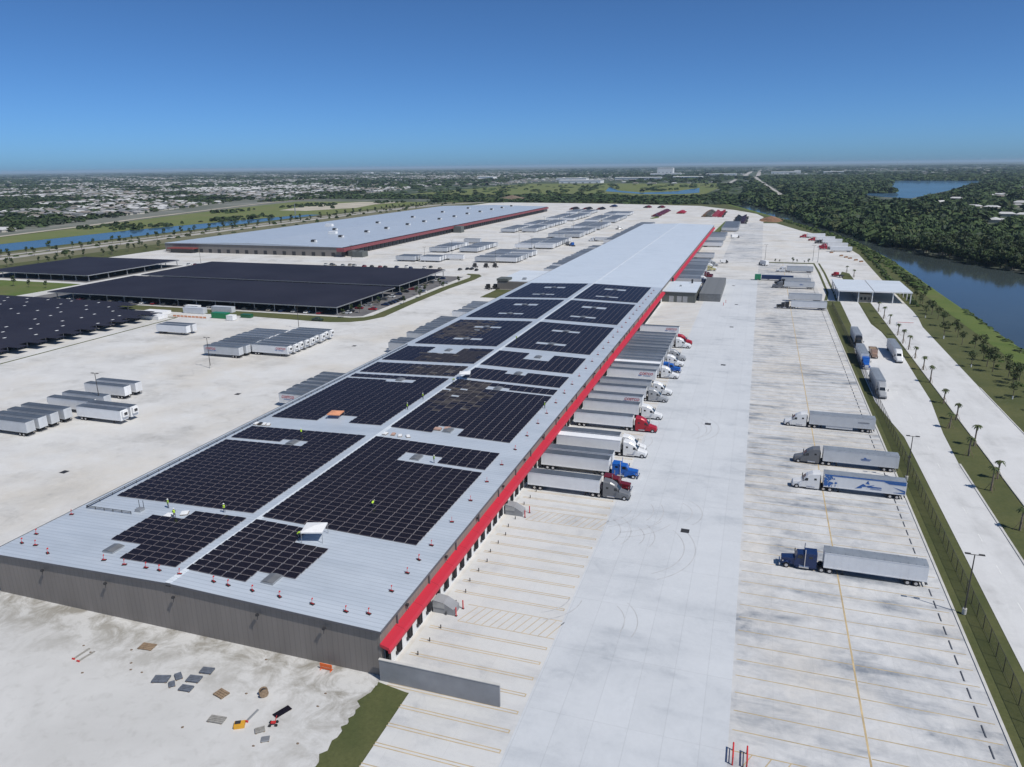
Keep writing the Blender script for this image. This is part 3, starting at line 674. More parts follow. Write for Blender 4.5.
array('dark right slope solar array with a square vent notch in its far edge', [(-80.0,-50.2,208.4,227.0)], [(-69.3,-61.6,219.6,228)], [], 9)
for k, (a, c, bl) in enumerate(((232.6,276.2,1),(282.2,327.2,0),(332.6,377.4,0))):
    pos = ('third','second','first')[k]
    h = lambda xa: [(xa-5,xa-2,a+8,a+11.5),(xa+1,xa+5,a+8,a+11.5),(xa-5,xa-2,a+29,a+33),(xa+1,xa+5,a+29,a+33)]
    array('dark left slope solar array, %s row from the bare pale roof' % pos, [(-114.2,-83.0,a,c)], h(-97.5), [(-105,a+26,12,20)] if bl else [], 20+k)
    array('dark right slope solar array, %s row from the bare pale roof' % pos, [(-80.0,-50.2,a,c)], h(-65.5), [], 30+k)

# ================================================================= THINGS ON THE ROOF
def vent(x, y, lab, big=.85):
    z = roofz(x); t = empty('roof_vent', (x, y, z))
    b = MB(); b.box(-1.25*big,1.25*big,-1.5*big,1.5*big,-.1,.3); b.build('curb', M['steel'], t)
    b = MB()
    for s in (-1, 1): b.add([(0,-1.45*big,.48),(0,1.45*big,.48),(s*1.22*big,1.45*big,.33),(s*1.22*big,-1.45*big,.33)], [(0,1,2,3)])
    for s in (-1, 1): b.add([(0,s*1.45*big,.48),(1.22*big,s*1.45*big,.32),(-1.22*big,s*1.45*big,.32)], [(0,1,2)])
    b.build('lid', M['smoke'], t)
    return tag(t, lab, 'roof vent', 'grey smoke vents on the warehouse roof')
vent(-97.3, 82.5, 'grey smoke vent on the near left roof corner beside the notched solar array')
vent(-66.3, 82.2, 'grey smoke vent near the front roof edge beside the array with the white tent')
vent(-97.4, 133.3, 'grey smoke vent in a gap of the nearest large array on the left slope')
vent(-66.2, 133.0, 'grey smoke vent in the gap of the nearest large array on the right slope')
vent(-66.3, 150.6, 'grey smoke vent beside the pink pallets on the right slope')
vent(-97.0, 187.0, 'grey smoke vent behind the array with the orange tarp')
vent(-66.3, 186.4, 'grey smoke vent behind the brown-streaked array on the right slope')
vent(-65.6, 202.8, 'grey smoke vent at the far edge of the narrow right array')
vent(-65.4, 223.4, 'grey smoke vent in the square notch of the right array')
vent(-97.5, 224.4, 'grey smoke vent among the half-finished panels on the left slope')
for k, a in enumerate((232.6, 282.2, 332.6)):
    for x, s in ((-97.5,'left'),(-65.5,'right')):
        for d, w_ in ((9.7,'nearer'),(31,'farther')):
            vent(x-.5, a+d, '%s grey smoke vent in the %s slope array, %s row from the bare pale roof' % (w_, s, ('third','second','first')[k]))
# red flagged safety stanchions
fb = MB(); fb.box(-.36,.36,-.22,.22,0,.12); fbm = fb.mesh('base', M['black'])
fp = MB(); fp.tube((0,0,.1),(0,0,1.0),.035,n=6); fp.box(-.02,.02,-.03,.22,.75,1.0); fpm = fp.mesh('flag_pole', M['redpaint'])
fc = MB(); fc.box(-.30,.30,-.05,.05,.12,.22); fcm = fc.mesh('weight', M['redpaint'])
CON = [(-111.8,80.2,'f'),(-107.2,78.6,'f'),(-95.9,79.2,'f'),(-91.4,78.9,'f'),(-87.2,79.0,'f'),(-84.5,78.9,'f'),(-80.5,78.8,'f'),(-74.2,78.8,'f'),(-71.5,78.7,'f'),(-67.2,78.7,'f'),(-62.5,78.7,'f'),(-57,78.7,'f'),(-51.5,78.7,'f'),(-48.2,79.3,'f'),
       (-114.9,80.2,'l'),(-115.5,83.4,'l'),(-116.1,91.1,'l')] + [(-47.8,y,'r') for y in (85.5,90.8,95.0,99.9,108.7,117.8,126.8,135.9,145,154,163,171,180,189,198,207,216,225,234,243,252,261,270,279,288,297,306,315,324,333,342,351,360,369)]
cnt = {'f':0,'l':0,'r':0}
for x, y, s in CON:
    t = empty('safety_stanchion', (x, y, roofz(x)+.01), random.Random(int(x*77+y)).uniform(-.5,.5)); link('base', fbm, t); link('flag_pole', fpm, t); link('weight', fcm, t)
    n = nth(cnt[s]); cnt[s] += 1
    tag(t, {'f':'red flagged stanchion on the front roof edge, %s from the left','l':'red flagged stanchion at the near left roof edge, %s from the corner','r':'red flagged stanchion along the right roof edge, %s back from the near corner'}[s] % n, 'stanchion', 'red safety stanchions on the roof edge')
# dark guard rail on the left side of the roof
t = tag(empty('roof_guard_rail', (-115.6,94,roofz(-115.6))), 'dark low guard rail turning a corner on the left roof edge', 'guard rail')
b = MB()
b.tube((-115.6,94,ZE+.55),(-105,94,ZE+.85),.06,n=6); b.tube((-115.6,94,ZE+.3),(-105,94,ZE+.6),.06,n=6)
b.tube((-115.6,94,ZE+.55),(-115.6,230,ZE+.55),.06,n=6); b.tube((-115.6,94,ZE+.3),(-115.6,230,ZE+.3),.06,n=6); put(b, 'rail', M['dark'], t)
b = MB()
for k in range(6): b.tube((-115.6+k*2.1,94,roofz(-115.6+k*2.1)),(-115.6+k*2.1,94,roofz(-115.6+k*2.1)+.6),.06,n=6)
for k in range(46): b.tube((-115.6,94+3*k,ZE),(-115.6,94+3*k,ZE+.6),.06,n=6)
put(b, 'post', M['dark'], t)
t = tag(empty('roof_ladder_hatch', (-104.6,95.6,roofz(-104.6))), 'small grey roof access hatch with hand posts near the guard rail end', 'hatch')
b = MB(); b.box(-.6,.6,-.6,.6,0,.5); b.build('curb', M['steel'], t); b = MB()
for x in (-.5,.5): b.tube((x,.5,.4),(x,.5,1.9),.05,n=6); 
b.build('hand_post', M['dark'], t)
def tent(x, y, mat, lab, w=3.6, h=2.0, rz=.3):
    t = empty('canopy_tent', (x, y, roofz(x)), rz); b = MB()
    b.add([(-w/2,-w/2,h),(w/2,-w/2,h),(w/2,w/2,h),(-w/2,w/2,h),(0,0,h+.35),(-w/2,-w/2,h-.22),(w/2,-w/2,h-.22),(w/2,w/2,h-.22),(-w/2,w/2,h-.22)], [(0,1,4),(1,2,4),(2,3,4),(3,0,4),(5,6,1,0),(6,7,2,1),(7,8,3,2),(8,5,0,3)])
    b.build('tent_roof', mat, t)
    for sx in (-1,1):
        for sy in (-1,1):
            b = MB(); b.tube((sx*(w/2-.05),sy*(w/2-.05),0),(sx*(w/2-.05),sy*(w/2-.05),h),.05,n=6); b.build('leg', M['steel'], t)
    return tag(t, lab, 'tent')
tent(-67.3, 95.6, M['white'], 'white pop-up canopy tent on the near roof corner beside the small array')
tent(-78.6, 192.2, M['white'], 'white pop-up canopy tent at the roof ridge farther back among the arrays', 3.2, 1.9)
tent(-97.6, 152.2, M['peach'], 'orange canopy tarp on a frame at the near edge of a left slope array', 3.3, 1.2, .15)
def pallet(x, y, z, mat, lab, rz=0, w=1.6, h=.5, cat='pallet stack'):
    t = empty('pallet_stack', (x, y, z), rz); b = MB()
    for k in (-.6,0,.6): b.box(-w/2,w/2,k-.07,k+.07,0,.12)
    for k in range(5): b.box(-w/2+.02,w/2-.02,-.72+k*.3,-.52+k*.3,.12,.15)
    b.build('pallet', M['wood'], t); b = MB(); b.box(-w/2+.08,w/2-.08,-.68,.68,.152,.152+h*.75); b.box(-w/2+.16,w/2-.16,-.6,.6,.152+h*.75,.152+h); b.build('load', mat, t)
    return tag(t, lab, cat)
pink = plain('pinkish cardboard', (0.46,0.30,0.24), 0.8)
pallet(-69.0,150.6,roofz(-69),pink,'pinkish pallet stack in the notch of the brown-streaked array, left of two',.1,1.8,.3)
pallet(-67.0,151.8,roofz(-67),pink,'pinkish pallet stack in the notch of the brown-streaked array, right of two',.2,1.6,.25)
pallet(-97.6,95.2,roofz(-97.6),M['white'],'white-topped pallet beside the workers by the notched array',.1,1.5,.15)
pallet(-95.3,96.6,roofz(-95.3),M['white'],'white crate stack behind the workers by the notched array',.5,1.4,.2)
for k in range(4):
    x = -79.2+k*1.9; pallet(x,143.6+.3*(k%2),roofz(x),(M['white'],pink,M['white'],M['white'])[k],('white bundle','pinkish bundle','second white bundle','third white bundle')[k]+' in the row on the walkway by the ridge',.2*k,1.0,.2)
for k in range(4):
    x = -114.6+k*1.2; pallet(x,143.0,roofz(x),(M['white'],M['dark'],M['white'],M['white'])[k],('white bundle','dark bundle','second white bundle','third white bundle')[k]+' on the walkway at the left roof edge',.15*k,.9,.3)

# ================================================================= SOLAR CARPORTS
def carport(lab, x0, x1, y0, y1, z=4.0, rise=0.0, cols=None, notch=(), cat='solar carport', edge=True, group=None):
    t = tag(empty('solar_carport', ((x0+x1)/2, y0, 0)), lab, cat, group); b = MB()
    xs = [x0] + [v for q in notch for v in q] + [x1]
    for a, c in zip(xs[::2], xs[1::2]):
        b.add([(a,y0,z),(c,y0,z),(c,y1,z+rise),(a,y1,z+rise),(a,y0,z+.12),(c,y0,z+.12),(c,y1,z+rise+.12),(a,y1,z+rise+.12)], [(3,2,1,0),(4,5,6,7),(0,1,5,4),(1,2,6,5),(2,3,7,6),(3,0,4,7)])
    put(b, 'canopy', M['carport'], t)
    if edge:
        b = MB(); b.box(x0,x1,y0-.14,y0-.02,z-.35,z+.05); b.box(x1+.02,x1+.2,y0,y1,z-.4,z+.1); put(b, 'edge_beam', M['steel'], t)
    cb = MB(); cb.box(-.18,.18,-.18,.18,0,z-.02); cb.box(-.5,.5,-.5,.5,0,.5); m_ = cb.mesh('column', M['steel'])
    for x, y in cols: link('column', m_, t, (x-(x0+x1)/2, y-y0, 0))
    return t
grid = lambda x0,x1,nx,y0,y1,ny: [(x0+(x1-x0)*i/(nx-1), y0+(y1-y0)*j/(ny-1)) for i in range(nx) for j in range(ny)]
carport('large dark solar carport behind the grass verge, nearer of the two side by side', -373,-190,304.6,366,4.0,.35,grid(-368,-190.6,16,306,364,6))
carport('large dark solar carport just beyond the nearer one', -373,-190.6,372,438,4.2,.35,grid(-368,-191.2,16,374,436,6))
carport('dark solar carport set back on the left beside the canal road', -496,-406,361.5,442.5,4.0,.2,grid(-492,-407,9,363,441,6))
rngc = random.Random(9)
for k in range(12):                        # rows of the left lot: the near half of each row reaches the kerb, the far half stops short
    y0 = 194.0 + 8.42*k; xr = -268.6 if k < 10 else -297.0
    t = tag(empty('solar_carport', (-355, y0, 0)), 'dark solar carport row with pale gaps in the left lot, %s from the front' % nth(k), 'solar carport', 'solar carport rows in the left lot')
    xs = [-450.0]; x = -446.0 + rngc.uniform(0, 16)
    while x < xr - 9: xs += [x, x+1.2]; x += rngc.uniform(14, 25)
    b = MB()
    def slab_(xa, xb, ya, yb): b.box(xa, xb, ya, yb, 2.7, 2.82)
    slab_(-450, xr, y0, y0+2.6); slab_(-450, xr-5.2-rngc.uniform(0,.5), y0+4.6, y0+8.36)
    xs += [xr]
    for q_, (xa, xb) in enumerate(zip(xs[::2], xs[1::2])): slab_(xa, xb, y0+2.603, y0+4.597)
    put(b, 'canopy', M['carport'], t)
    for xa, xb in zip(xs[1::2], xs[2::2]):
        b = MB(); b.box(xa+.02, xb-.02, y0+2.9, y0+4.2, 2.72, 2.80); put(b, 'skylight', M['white'], t)
    cb = MB(); cb.box(-.14,.14,-.14,.14,0,2.68); m_ = cb.mesh('column', M['steel'])
    for x in range(-445, int(xr)-2, 12): link('column', m_, t, (x+355, 2, 0))

# ================================================================= TRUCKS AND TRAILERS
def wheel_mesh(r=.51, w=.30):
    tb = MB(); n = 14; prof = [(.28,-w/2),(r-.05,-w/2),(r,-w/2+.06),(r,w/2-.06),(r-.05,w/2),(.28,w/2)]
    rings = [[(p[0]*math.cos(2*math.pi*k/n), p[1], p[0]*math.sin(2*math.pi*k/n)) for k in range(n)] for p in prof]
    tb.loft(rings, 0); rb = MB(); rb.tube((0,-w/2-.01,0),(0,w/2+.01,0),.27,n=12); rb.tube((0,-w/2-.05,0),(0,w/2+.05,0),.12,n=8)
    return tb.mesh('tyre', M['black']), rb.mesh('rim', M['chrome'])
TYRE, RIM = wheel_mesh(); TYRE2, RIM2 = wheel_mesh(.51, .62)
def wheel(parent, x, y, dual=False):
    o = link('wheel', TYRE2 if dual else TYRE, parent, (x, y, .51)); link('rim', RIM2 if dual else RIM, o); return o

TL, TW, ZB, ZT = 15.9, 1.29, 1.12, 4.08            # trailer length, half width, floor, roof
_tm = {}
def trailer_meshes(side, roof):
    k = (side, roof)
    if k in _tm: return _tm[k]
    b = MB(); b.box(-TL,0,-TW,TW,ZB,ZT-.03)
    for s in (-1,1):                                # side posts, top and bottom rails
        b.box(-TL,0,s*(TW+.002),s*(TW+.035),ZB,ZB+.22); b.box(-TL,0,s*(TW+.002),s*(TW+.03),ZT-.20,ZT-.05)
        for i in range(14): b.box(-TL+.5+i*1.14,-TL+.56+i*1.14,s*(TW+.002),s*(TW+.010),ZB+.22,ZT-.2)
    body = b.mesh('trailer_body', M[side])
    b = MB(); b.add([(-TL,-TW-.03,ZT-.03),(0,-TW-.03,ZT-.03),(0,TW+.03,ZT-.03),(-TL,TW+.03,ZT-.03),(-TL,0,ZT+.04),(0,0,ZT+.04)], [(0,1,5,4),(4,5,2,3),(0,4,3),(1,2,5)])
    for i in range(13): b.box(-TL+1.2*i+.6,-TL+1.2*i+.65,-TW,TW,ZT-.02,ZT+.02)
    rf_ = b.mesh('trailer_roof', M[roof])
    b = MB(); b.box(-TL-.06,-TL-.005,-TW+.04,-.03,ZB+.05,ZT-.12); b.box(-TL-.06,-TL-.005,.03,TW-.04,ZB+.05,ZT-.12)
    for y in (-.7,-.35,.35,.7): b.tube((-TL-.09,y,ZB+.1),(-TL-.09,y,ZT-.2),.025,n=5)
    dr = b.mesh('rear_door', M[side])
    b = MB(); b.box(-TL+.2,-.6,-.5,-.35,.85,ZB-.003); b.box(-TL+.2,-.6,.35,.5,.85,ZB-.003)
    b.box(-TL+.6,-TL+4.0,-.95,.95,.72,.85); b.box(-TL-.05,-TL+.12,-1.1,1.1,.5,.62); b.box(-TL-.02,-TL+.06,-.75,-.65,.6,ZB-.01); b.box(-TL-.02,-TL+.06,.65,.75,.6,ZB-.01)
    ch = b.mesh('chassis', M['dark'])
    b = MB()
    for y in (-.85,.85): b.box(-3.2,-3.02,y-.09,y+.09,.25,ZB-.005); b.box(-3.35,-2.87,y-.2,y+.2,.02,.1)
    lg = b.mesh('landing_gear', M['dark'])
    b = MB(); b.box(.02,.62,-.95,.95,2.15,3.85); b.box(.62,.68,-.7,.7,2.5,3.5)
    rf2 = b.mesh('reefer_unit', M['white']); b = MB(); b.box(.68,.72,-.55,.55,2.6,3.4); gr = b.mesh('grille', M['dark'])
    b = MB()
    for s in (-1,1): b.box(-TL+5.2,-4.2,s*1.2,s*1.24,.42,1.10)
    sk = b.mesh('side_skirt', M[side])
    _tm[k] = (body, rf_, dr, ch, lg, rf2, gr, sk); return _tm[k]
def logo_obj(parent, text, col, x, z, size, s=-1, name='logo'):
    cu = bpy.data.curves.new(name, 'FONT'); cu.body = text; cu.size = size; cu.align_x = 'CENTER'; cu.shear = .25; cu.extrude = .004; cu.offset = size*.018
    tmp = bpy.data.objects.new('tmp', cu); COL.objects.link(tmp)
    dg = bpy.context.evaluated_depsgraph_get(); me = bpy.data.meshes.new_from_object(tmp.evaluated_get(dg)); bpy.data.objects.remove(tmp)
    me.materials.clear(); me.materials.append(col); o = link(name, me, parent, (x, s*(TW+.045), z))
    o.rotation_euler = (math.pi/2, 0, 0 if s < 0 else math.pi); return o
LOGO_RED = plain('logo red', (0.50,0.02,0.04), 0.5); LOGO_BLUE = plain('logo blue', (0.02,0.10,0.34), 0.5); LOGO_GREY = plain('logo grey', (0.20,0.21,0.24), 0.5)
def make_trailer(side='t_side', roof='t_roof', reefer=False, skirt=False, brand=False):
    body, rf_, dr, ch, lg, rfu, gr, sk = trailer_meshes(side, roof)
    t = empty('semi_trailer')
    bo = link('trailer_body', body, t); link('trailer_roof', rf_, t); link('rear_door', dr, t); link('chassis', ch, t); link('landing_gear', lg, t)
    for ax in (-TL+1.5, -TL+2.8):
        for s in (-1,1): wheel(t, ax, s*.92, True)
    if reefer: r = link('reefer_unit', rfu, t); link('grille', gr, r)
    if skirt: link('side_skirt', sk, t)
    if brand:
        for s in (-1,1):
            sg = 1 if s < 0 else -1
            logo_obj(bo, 'COSTCO', LOGO_RED, -3.1, 2.75, 1.05, s); logo_obj(bo, 'WHOLESALE', LOGO_BLUE, -2.9, 2.22, .42, s)
            b = MB(); 
            for q in (0,.14,.28): b.box(-5.6,-4.5,s*(TW+.036),s*(TW+.044),2.24+q,2.31+q)
            link('logo_stripe', b.mesh('logo_stripe', LOGO_BLUE), bo)
    return t
_cm = {}
def ring(x, hw, z0, z1, c=.14, top=.82):
    return [(x,-hw,z0),(x,hw,z0),(x,hw,z0+(z1-z0)*.55),(x,hw*(.5+.5*top),z1-c),(x,hw*top*.8,z1),(x,-hw*top*.8,z1),(x,-hw*(.5+.5*top),z1-c),(x,-hw,z0+(z1-z0)*.55)]
def cab_meshes(kind):
    if kind in _cm: return _cm[kind]
    body = MB(); glass = MB(); dark = MB(); lamp = [MB(), MB()]; grille = MB(); tank = [MB(), MB()]; mir = [MB(), MB()]; fair = [MB(), MB()]; side = [MB(), MB()]; bunk = [MB(), MB()]; stack = [MB(), MB()]; bumper = MB()
    if kind == 'aero':
        body.loft([ring(-.02,.85,.62,1.15,.1,.9), ring(-.28,1.02,.45,1.52,.12,.85), ring(-1.0,1.10,.45,1.72,.14,.8), ring(-1.85,1.14,.45,1.95,.16,.8), ring(-2.05,1.16,.5,2.1,.16,.84), ring(-2.75,1.17,.5,2.92,.18,.82), ring(-3.15,1.2,.5,3.28,.22,.82), ring(-4.1,1.23,.5,3.78,.26,.86), ring(-5.6,1.25,.5,3.98,.26,.9)])
        glass.quad((-2.06,-.82,2.14),(-2.06,.82,2.14),(-2.74,.72,2.95),(-2.74,-.72,2.95))
        for q, s in enumerate((-1,1)):
            side[q].quad((-2.45,s*1.185,2.02),(-3.25,s*1.205,2.02),(-3.25,s*1.19,2.62),(-2.75,s*1.17,2.62))
            bunk[q].quad((-4.45,s*1.25,2.3),(-4.95,s*1.255,2.3),(-4.95,s*1.25,2.72),(-4.45,s*1.245,2.72))
            lamp[q].quad((-.27,s*.72,.85),(-.27,s*1.0,.85),(-.42,s*1.045,1.2),(-.34,s*.74,1.2))
            mir[q].box(-2.3,-2.12,s*1.42,s*1.60,1.95,2.65); mir[q].box(-2.24,-2.18,s*1.18,s*1.43,2.3,2.36)
            fair[q].box(-5.55,-3.0,s*1.19,s*1.235,.36,.62)
        grille.quad((-.005,-.55,.66),(-.005,.55,.66),(-.30,.5,1.38),(-.30,-.5,1.38)); xe = -5.6
    else:
        body.loft([ring(-.15,.70,.75,1.62,.06,.94), ring(-.2,.78,.72,1.78,.06,.95), ring(-2.35,.88,.72,1.98,.06,.95)])
        body.loft([ring(-2.33,1.02,.6,2.05,.05,.95), ring(-2.7,1.04,.6,2.92,.10,.9), ring(-3.9,1.05,.6,3.0,.08,.95)])
        body.loft([ring(-3.88,1.18,.62,3.28,.10,.95), ring(-5.9,1.18,.62,3.34,.10,.95)])
        for q, s in enumerate((-1,1)):
            body.loft([[(-.35,s*.68,.85),(-.35,s*1.2,.85),(-.35,s*1.2,1.0),(-.35,s*.68,1.05)],[(-1.0,s*.68,1.15),(-1.0,s*1.22,1.15),(-1.0,s*1.22,1.28),(-1.0,s*.68,1.38)],[(-1.7,s*.68,.85),(-1.7,s*1.22,.85),(-1.7,s*1.22,.98),(-1.7,s*.68,1.05)]])
            side[q].quad((-2.72,s*1.05,2.1),(-3.6,s*1.06,2.1),(-3.6,s*1.05,2.7),(-2.85,s*1.045,2.7))
            bunk[q].quad((-4.6,s*1.183,2.3),(-5.2,s*1.183,2.3),(-5.2,s*1.18,2.75),(-4.6,s*1.18,2.75))
            lamp[q].obox((-.42,s*1.02,1.32), .10,.14,.12)
            mir[q].box(-2.5,-2.35,s*1.35,s*1.52,2.0,2.7); mir[q].box(-2.45,-2.4,s*1.05,s*1.37,2.3,2.35)
            stack[q].tube((-3.98,s*1.27,.6),(-3.98,s*1.27,4.0),.085,n=8)
            fair[q].box(-5.6,-2.6,s*1.06,s*1.12,.4,.62)
        glass.quad((-2.42,-.86,2.15),(-2.42,.86,2.15),(-2.70,.8,2.85),(-2.70,-.8,2.85))
        grille.box(-.15,-.12,-.6,.6,.8,1.6); xe = -5.9
    for q, s in enumerate((-1,1)): tank[q].tube((-3.1,s*.98,.62),(-4.7,s*.98,.62),.31,n=12)
    bumper.box(-.02,.16,-1.15,1.15,.42,.78) if kind != 'aero' else bumper.box(-.1,.04,-1.05,1.05,.36,.6)
    e = xe-3.1
    dark.box(e,-1.0,-.48,-.34,.62,.92); dark.box(e,-1.0,.34,.48,.62,.92); dark.box(xe-2.3,xe-.9,-.5,.5,.90,1.10)
    for x in (xe-.85, xe-2.15): dark.box(x-.1,x+.1,-1.0,1.0,.42,.64)
    if kind == 'aero': dark.box(xe-.25,xe-.02,-1.0,1.0,.7,2.9)
    _cm[kind] = (body, glass, dark, lamp, grille, tank, mir, fair, side, bunk, stack, bumper, xe); return _cm[kind]
_bm = {}
def cab_parts(t, kind, colour, rearw=True):
    body, glass, dark, lamp, grille, tank, mir, fair, side, bunk, stack, bumper, xe = cab_meshes(kind)
    two = lambda n, L, m: [x.mesh(n, m) for x in L if x.v]
    if (kind, colour) not in _bm:
        cb_ = body.mesh('cab', paint(*colour)); bmh = bmesh.new(); bmh.from_mesh(cb_); bmesh.ops.recalc_face_normals(bmh, faces=bmh.faces); bmh.to_mesh(cb_); bmh.free()
        _bm[(kind, colour)] = (cb_, two('side_fairing', fair, paint(*colour)))
        if kind not in _bm:
            _bm[kind] = dict(cab=[glass.mesh('windshield', M['glass'])] + two('side_window', side, M['glass']) + two('sleeper_window', bunk, M['glass']) + two('headlight', lamp, M['chrome']) + two('mirror', mir, M['dark']) + [grille.mesh('grille', M['dark'] if kind == 'aero' else M['chrome'])],
                             truck=[dark.mesh('frame', M['dark']), bumper.mesh('bumper', M['dark'] if kind == 'aero' else M['chrome'])] + two('fuel_tank', tank, M['chrome']) + two('exhaust_stack', stack, M['chrome']))
    cb_, fr_ = _bm[(kind, colour)]
    c = link('cab', cb_, t)
    for me in _bm[kind]['cab']: link(me.name.split('.')[0], me, c)
    for me in _bm[kind]['truck'] + fr_: link(me.name.split('.')[0], me, t)
    for s in (-1,1):
        wheel(t, -1.05, s*1.02)
        for x in (xe-.85, xe-2.15): wheel(t, x, s*.90, True)
    return xe
def trailer_in(t, off, side, roof, reefer=False, skirt=False, brand=False):
    body, rf_, dr, ch, lg, rfu, gr, sk = trailer_meshes(side, roof)
    tr = link('trailer', body, t, (off,0,0))
    link('trailer_roof', rf_, tr); link('rear_door', dr, tr); link('chassis', ch, tr); link('landing_gear', lg, tr)
    for ax in (-TL+1.5, -TL+2.8):
        for s in (-1,1): link('wheel', TYRE2, tr, (ax, s*.92, .51)); 
    for ax in (-TL+1.5, -TL+2.8):
        for s in (-1,1): link('rim', RIM2, tr, (ax, s*.92, .51))
    if reefer: link('reefer_unit', rfu, tr); link('grille', gr, tr, (0,0,0))
    if skirt: link('side_skirt', sk, tr)
    if brand:
        for s in (-1,1):
            logo_obj(tr, 'COSTCO', LOGO_RED, -3.1, 2.75, 1.05, s); logo_obj(tr, 'WHOLESALE', LOGO_BLUE, -2.9, 2.22, .42, s)
    return tr
_proto = {}
def semi(kind, colour, side='t_side', roof='t_roof', reefer=False, skirt=False, gap=.75):
    k = ('s', kind, colour, side, roof, reefer, skirt, gap)
    if k in _proto: return copy_tree(_proto[k])
    t = empty('semi_truck'); xe = cab_parts(t, kind, colour); trailer_in(t, xe-gap, side, roof, reefer, skirt); _proto[k] = t; return t
def bobtail(kind, colour):
    k = ('b', kind, colour)
    if k in _proto: return copy_tree(_proto[k])
    t = empty('truck_tractor'); cab_parts(t, kind, colour); _proto[k] = t; return t
def trailer(side='t_side', roof='t_roof', reefer=False, skirt=False, brand=False):
    k = ('t', side, roof, reefer, skirt, brand)
    if k in _proto: return copy_tree(_proto[k])
    t = make_trailer(side, roof, reefer, skirt, brand); _proto[k] = t; return t
def at(o, x, y, rz, label, cat, group=None):
    o.location = (x, y, 0); o.rotation_euler = (0, 0, rz)
    for k in ('label','category','group'):
        if k in o.keys(): del o[k]
    return tag(o, label, cat, group)
PI = math.pi
# ---- right-hand parking row: noses to the left, tails at the kerb
o = semi('classic', NAVY, 't_side', 't_roof_l', gap=1.1); at(o, 8.0, 124.6, PI, 'dark blue long-nosed semi truck with chrome stacks and a plain white trailer, parked nearest', 'semi truck')
o = semi('aero', WHITE, 't_side', 't_roof_l'); at(o, 11.0, 160.2, PI, 'white semi truck whose white trailer carries blue graphics, in the right parking row', 'semi truck')
tr_ = [c for c in kids(o) if c.name.startswith('trailer')][0]
BLUEG = plain('trailer graphic blue', (0.03,0.12,0.36), 0.45)
b = MB()                                                        # blue cap rail, scattered blue nose pattern, tail wedge and swoosh
b.box(-TL+.1,-.1,TW+.036,TW+.044,3.72,4.03)
r8 = random.Random(8)
for k in range(60):
    x = -abs(r8.gauss(0,.9))-.05; z = r8.uniform(1.4,3.7); w_ = r8.uniform(.12,.34)
    if x > -2.6: b.add([(x,TW+.037+k*.0001,z-w_),(x+min(.0-x,w_),TW+.037+k*.0001,z),(x,TW+.037+k*.0001,z+w_*.8),(x-w_,TW+.037+k*.0001,z)], [(0,1,2,3)])
b.add([(-TL+.05,TW+.04,3.68),(-TL+4.3,TW+.04,3.68),(-TL+3.2,TW+.04,3.25),(-TL+.05,TW+.04,3.25)], [(0,1,2,3)])
b.add([(-TL+2.6,TW+.04,2.75),(-TL+.1,TW+.04,1.7),(-TL+.1,TW+.04,2.1)], [(0,1,2)]); b.add([(-TL+2.6,TW+.04,1.5),(-TL+.1,TW+.04,1.7),(-TL+.1,TW+.04,1.35)], [(0,1,2)])
put_ = link('trailer_graphic', b.mesh('trailer_graphic', BLUEG), tr_)
b = MB()
cx_ = -8.6
for q in ([(0,3.55),(-.35,2.7),(.45,2.9)],[(2.1,1.75),(.9,2.75),(.25,2.35)],[(1.6,2.0),(-1.4,2.72),(-.5,2.25)],[(.2,2.35),(-2.7,2.28),(-2.7,2.08),(0,2.0)],[(2.4,1.55),(1.2,2.2),(1.0,1.75)]):
    b.add([(cx_+p[0],TW+.041+.0005*len(b.f),p[1]) for p in q], [tuple(range(len(q)))])
for i in range(9): b.box(cx_-2.7+.24*i,cx_-2.54+.24*i,TW+.036,TW+.043,1.7,1.88)
link('trailer_emblem', b.mesh('trailer_emblem', LOGO_BLUE), tr_)
o = semi('aero', GREY, 't_side_g', 't_roof_l'); at(o, 11.9, 175.4, PI, 'grey semi truck with a light grey trailer beside the blue-graphics truck', 'semi truck')
tr_ = [c for c in kids(o) if c.name.startswith('trailer')][0]
b = MB(); b.box(-10.2,-8.0,TW+.036,TW+.043,2.5,2.62); b.add([(-9.4,TW+.042,2.68),(-8.8,TW+.042,3.0),(-8.6,TW+.042,2.68)], [(0,1,2)])
for i in range(7): b.box(-9.9+.26*i,-9.74+.26*i,TW+.036,TW+.043,2.2,2.4)
link('trailer_emblem', b.mesh('trailer_emblem', LOGO_BLUE), tr_)
o = semi('aero', WHITE, 't_side_g', 't_roof_l', skirt=True); at(o, 10.3, 201.7, PI, 'white semi truck with ribbed pale trailer, standing alone in the parking row', 'semi truck')
tr_ = [c for c in kids(o) if c.name.startswith('trailer')][0]
b = MB()
for i in range(8): b.box(-TL+1.4+.34*i,-TL+1.66+.34*i,TW+.036,TW+.043,2.55,2.85)
link('trailer_emblem', b.mesh('trailer_emblem', LOGO_GREY), tr_)
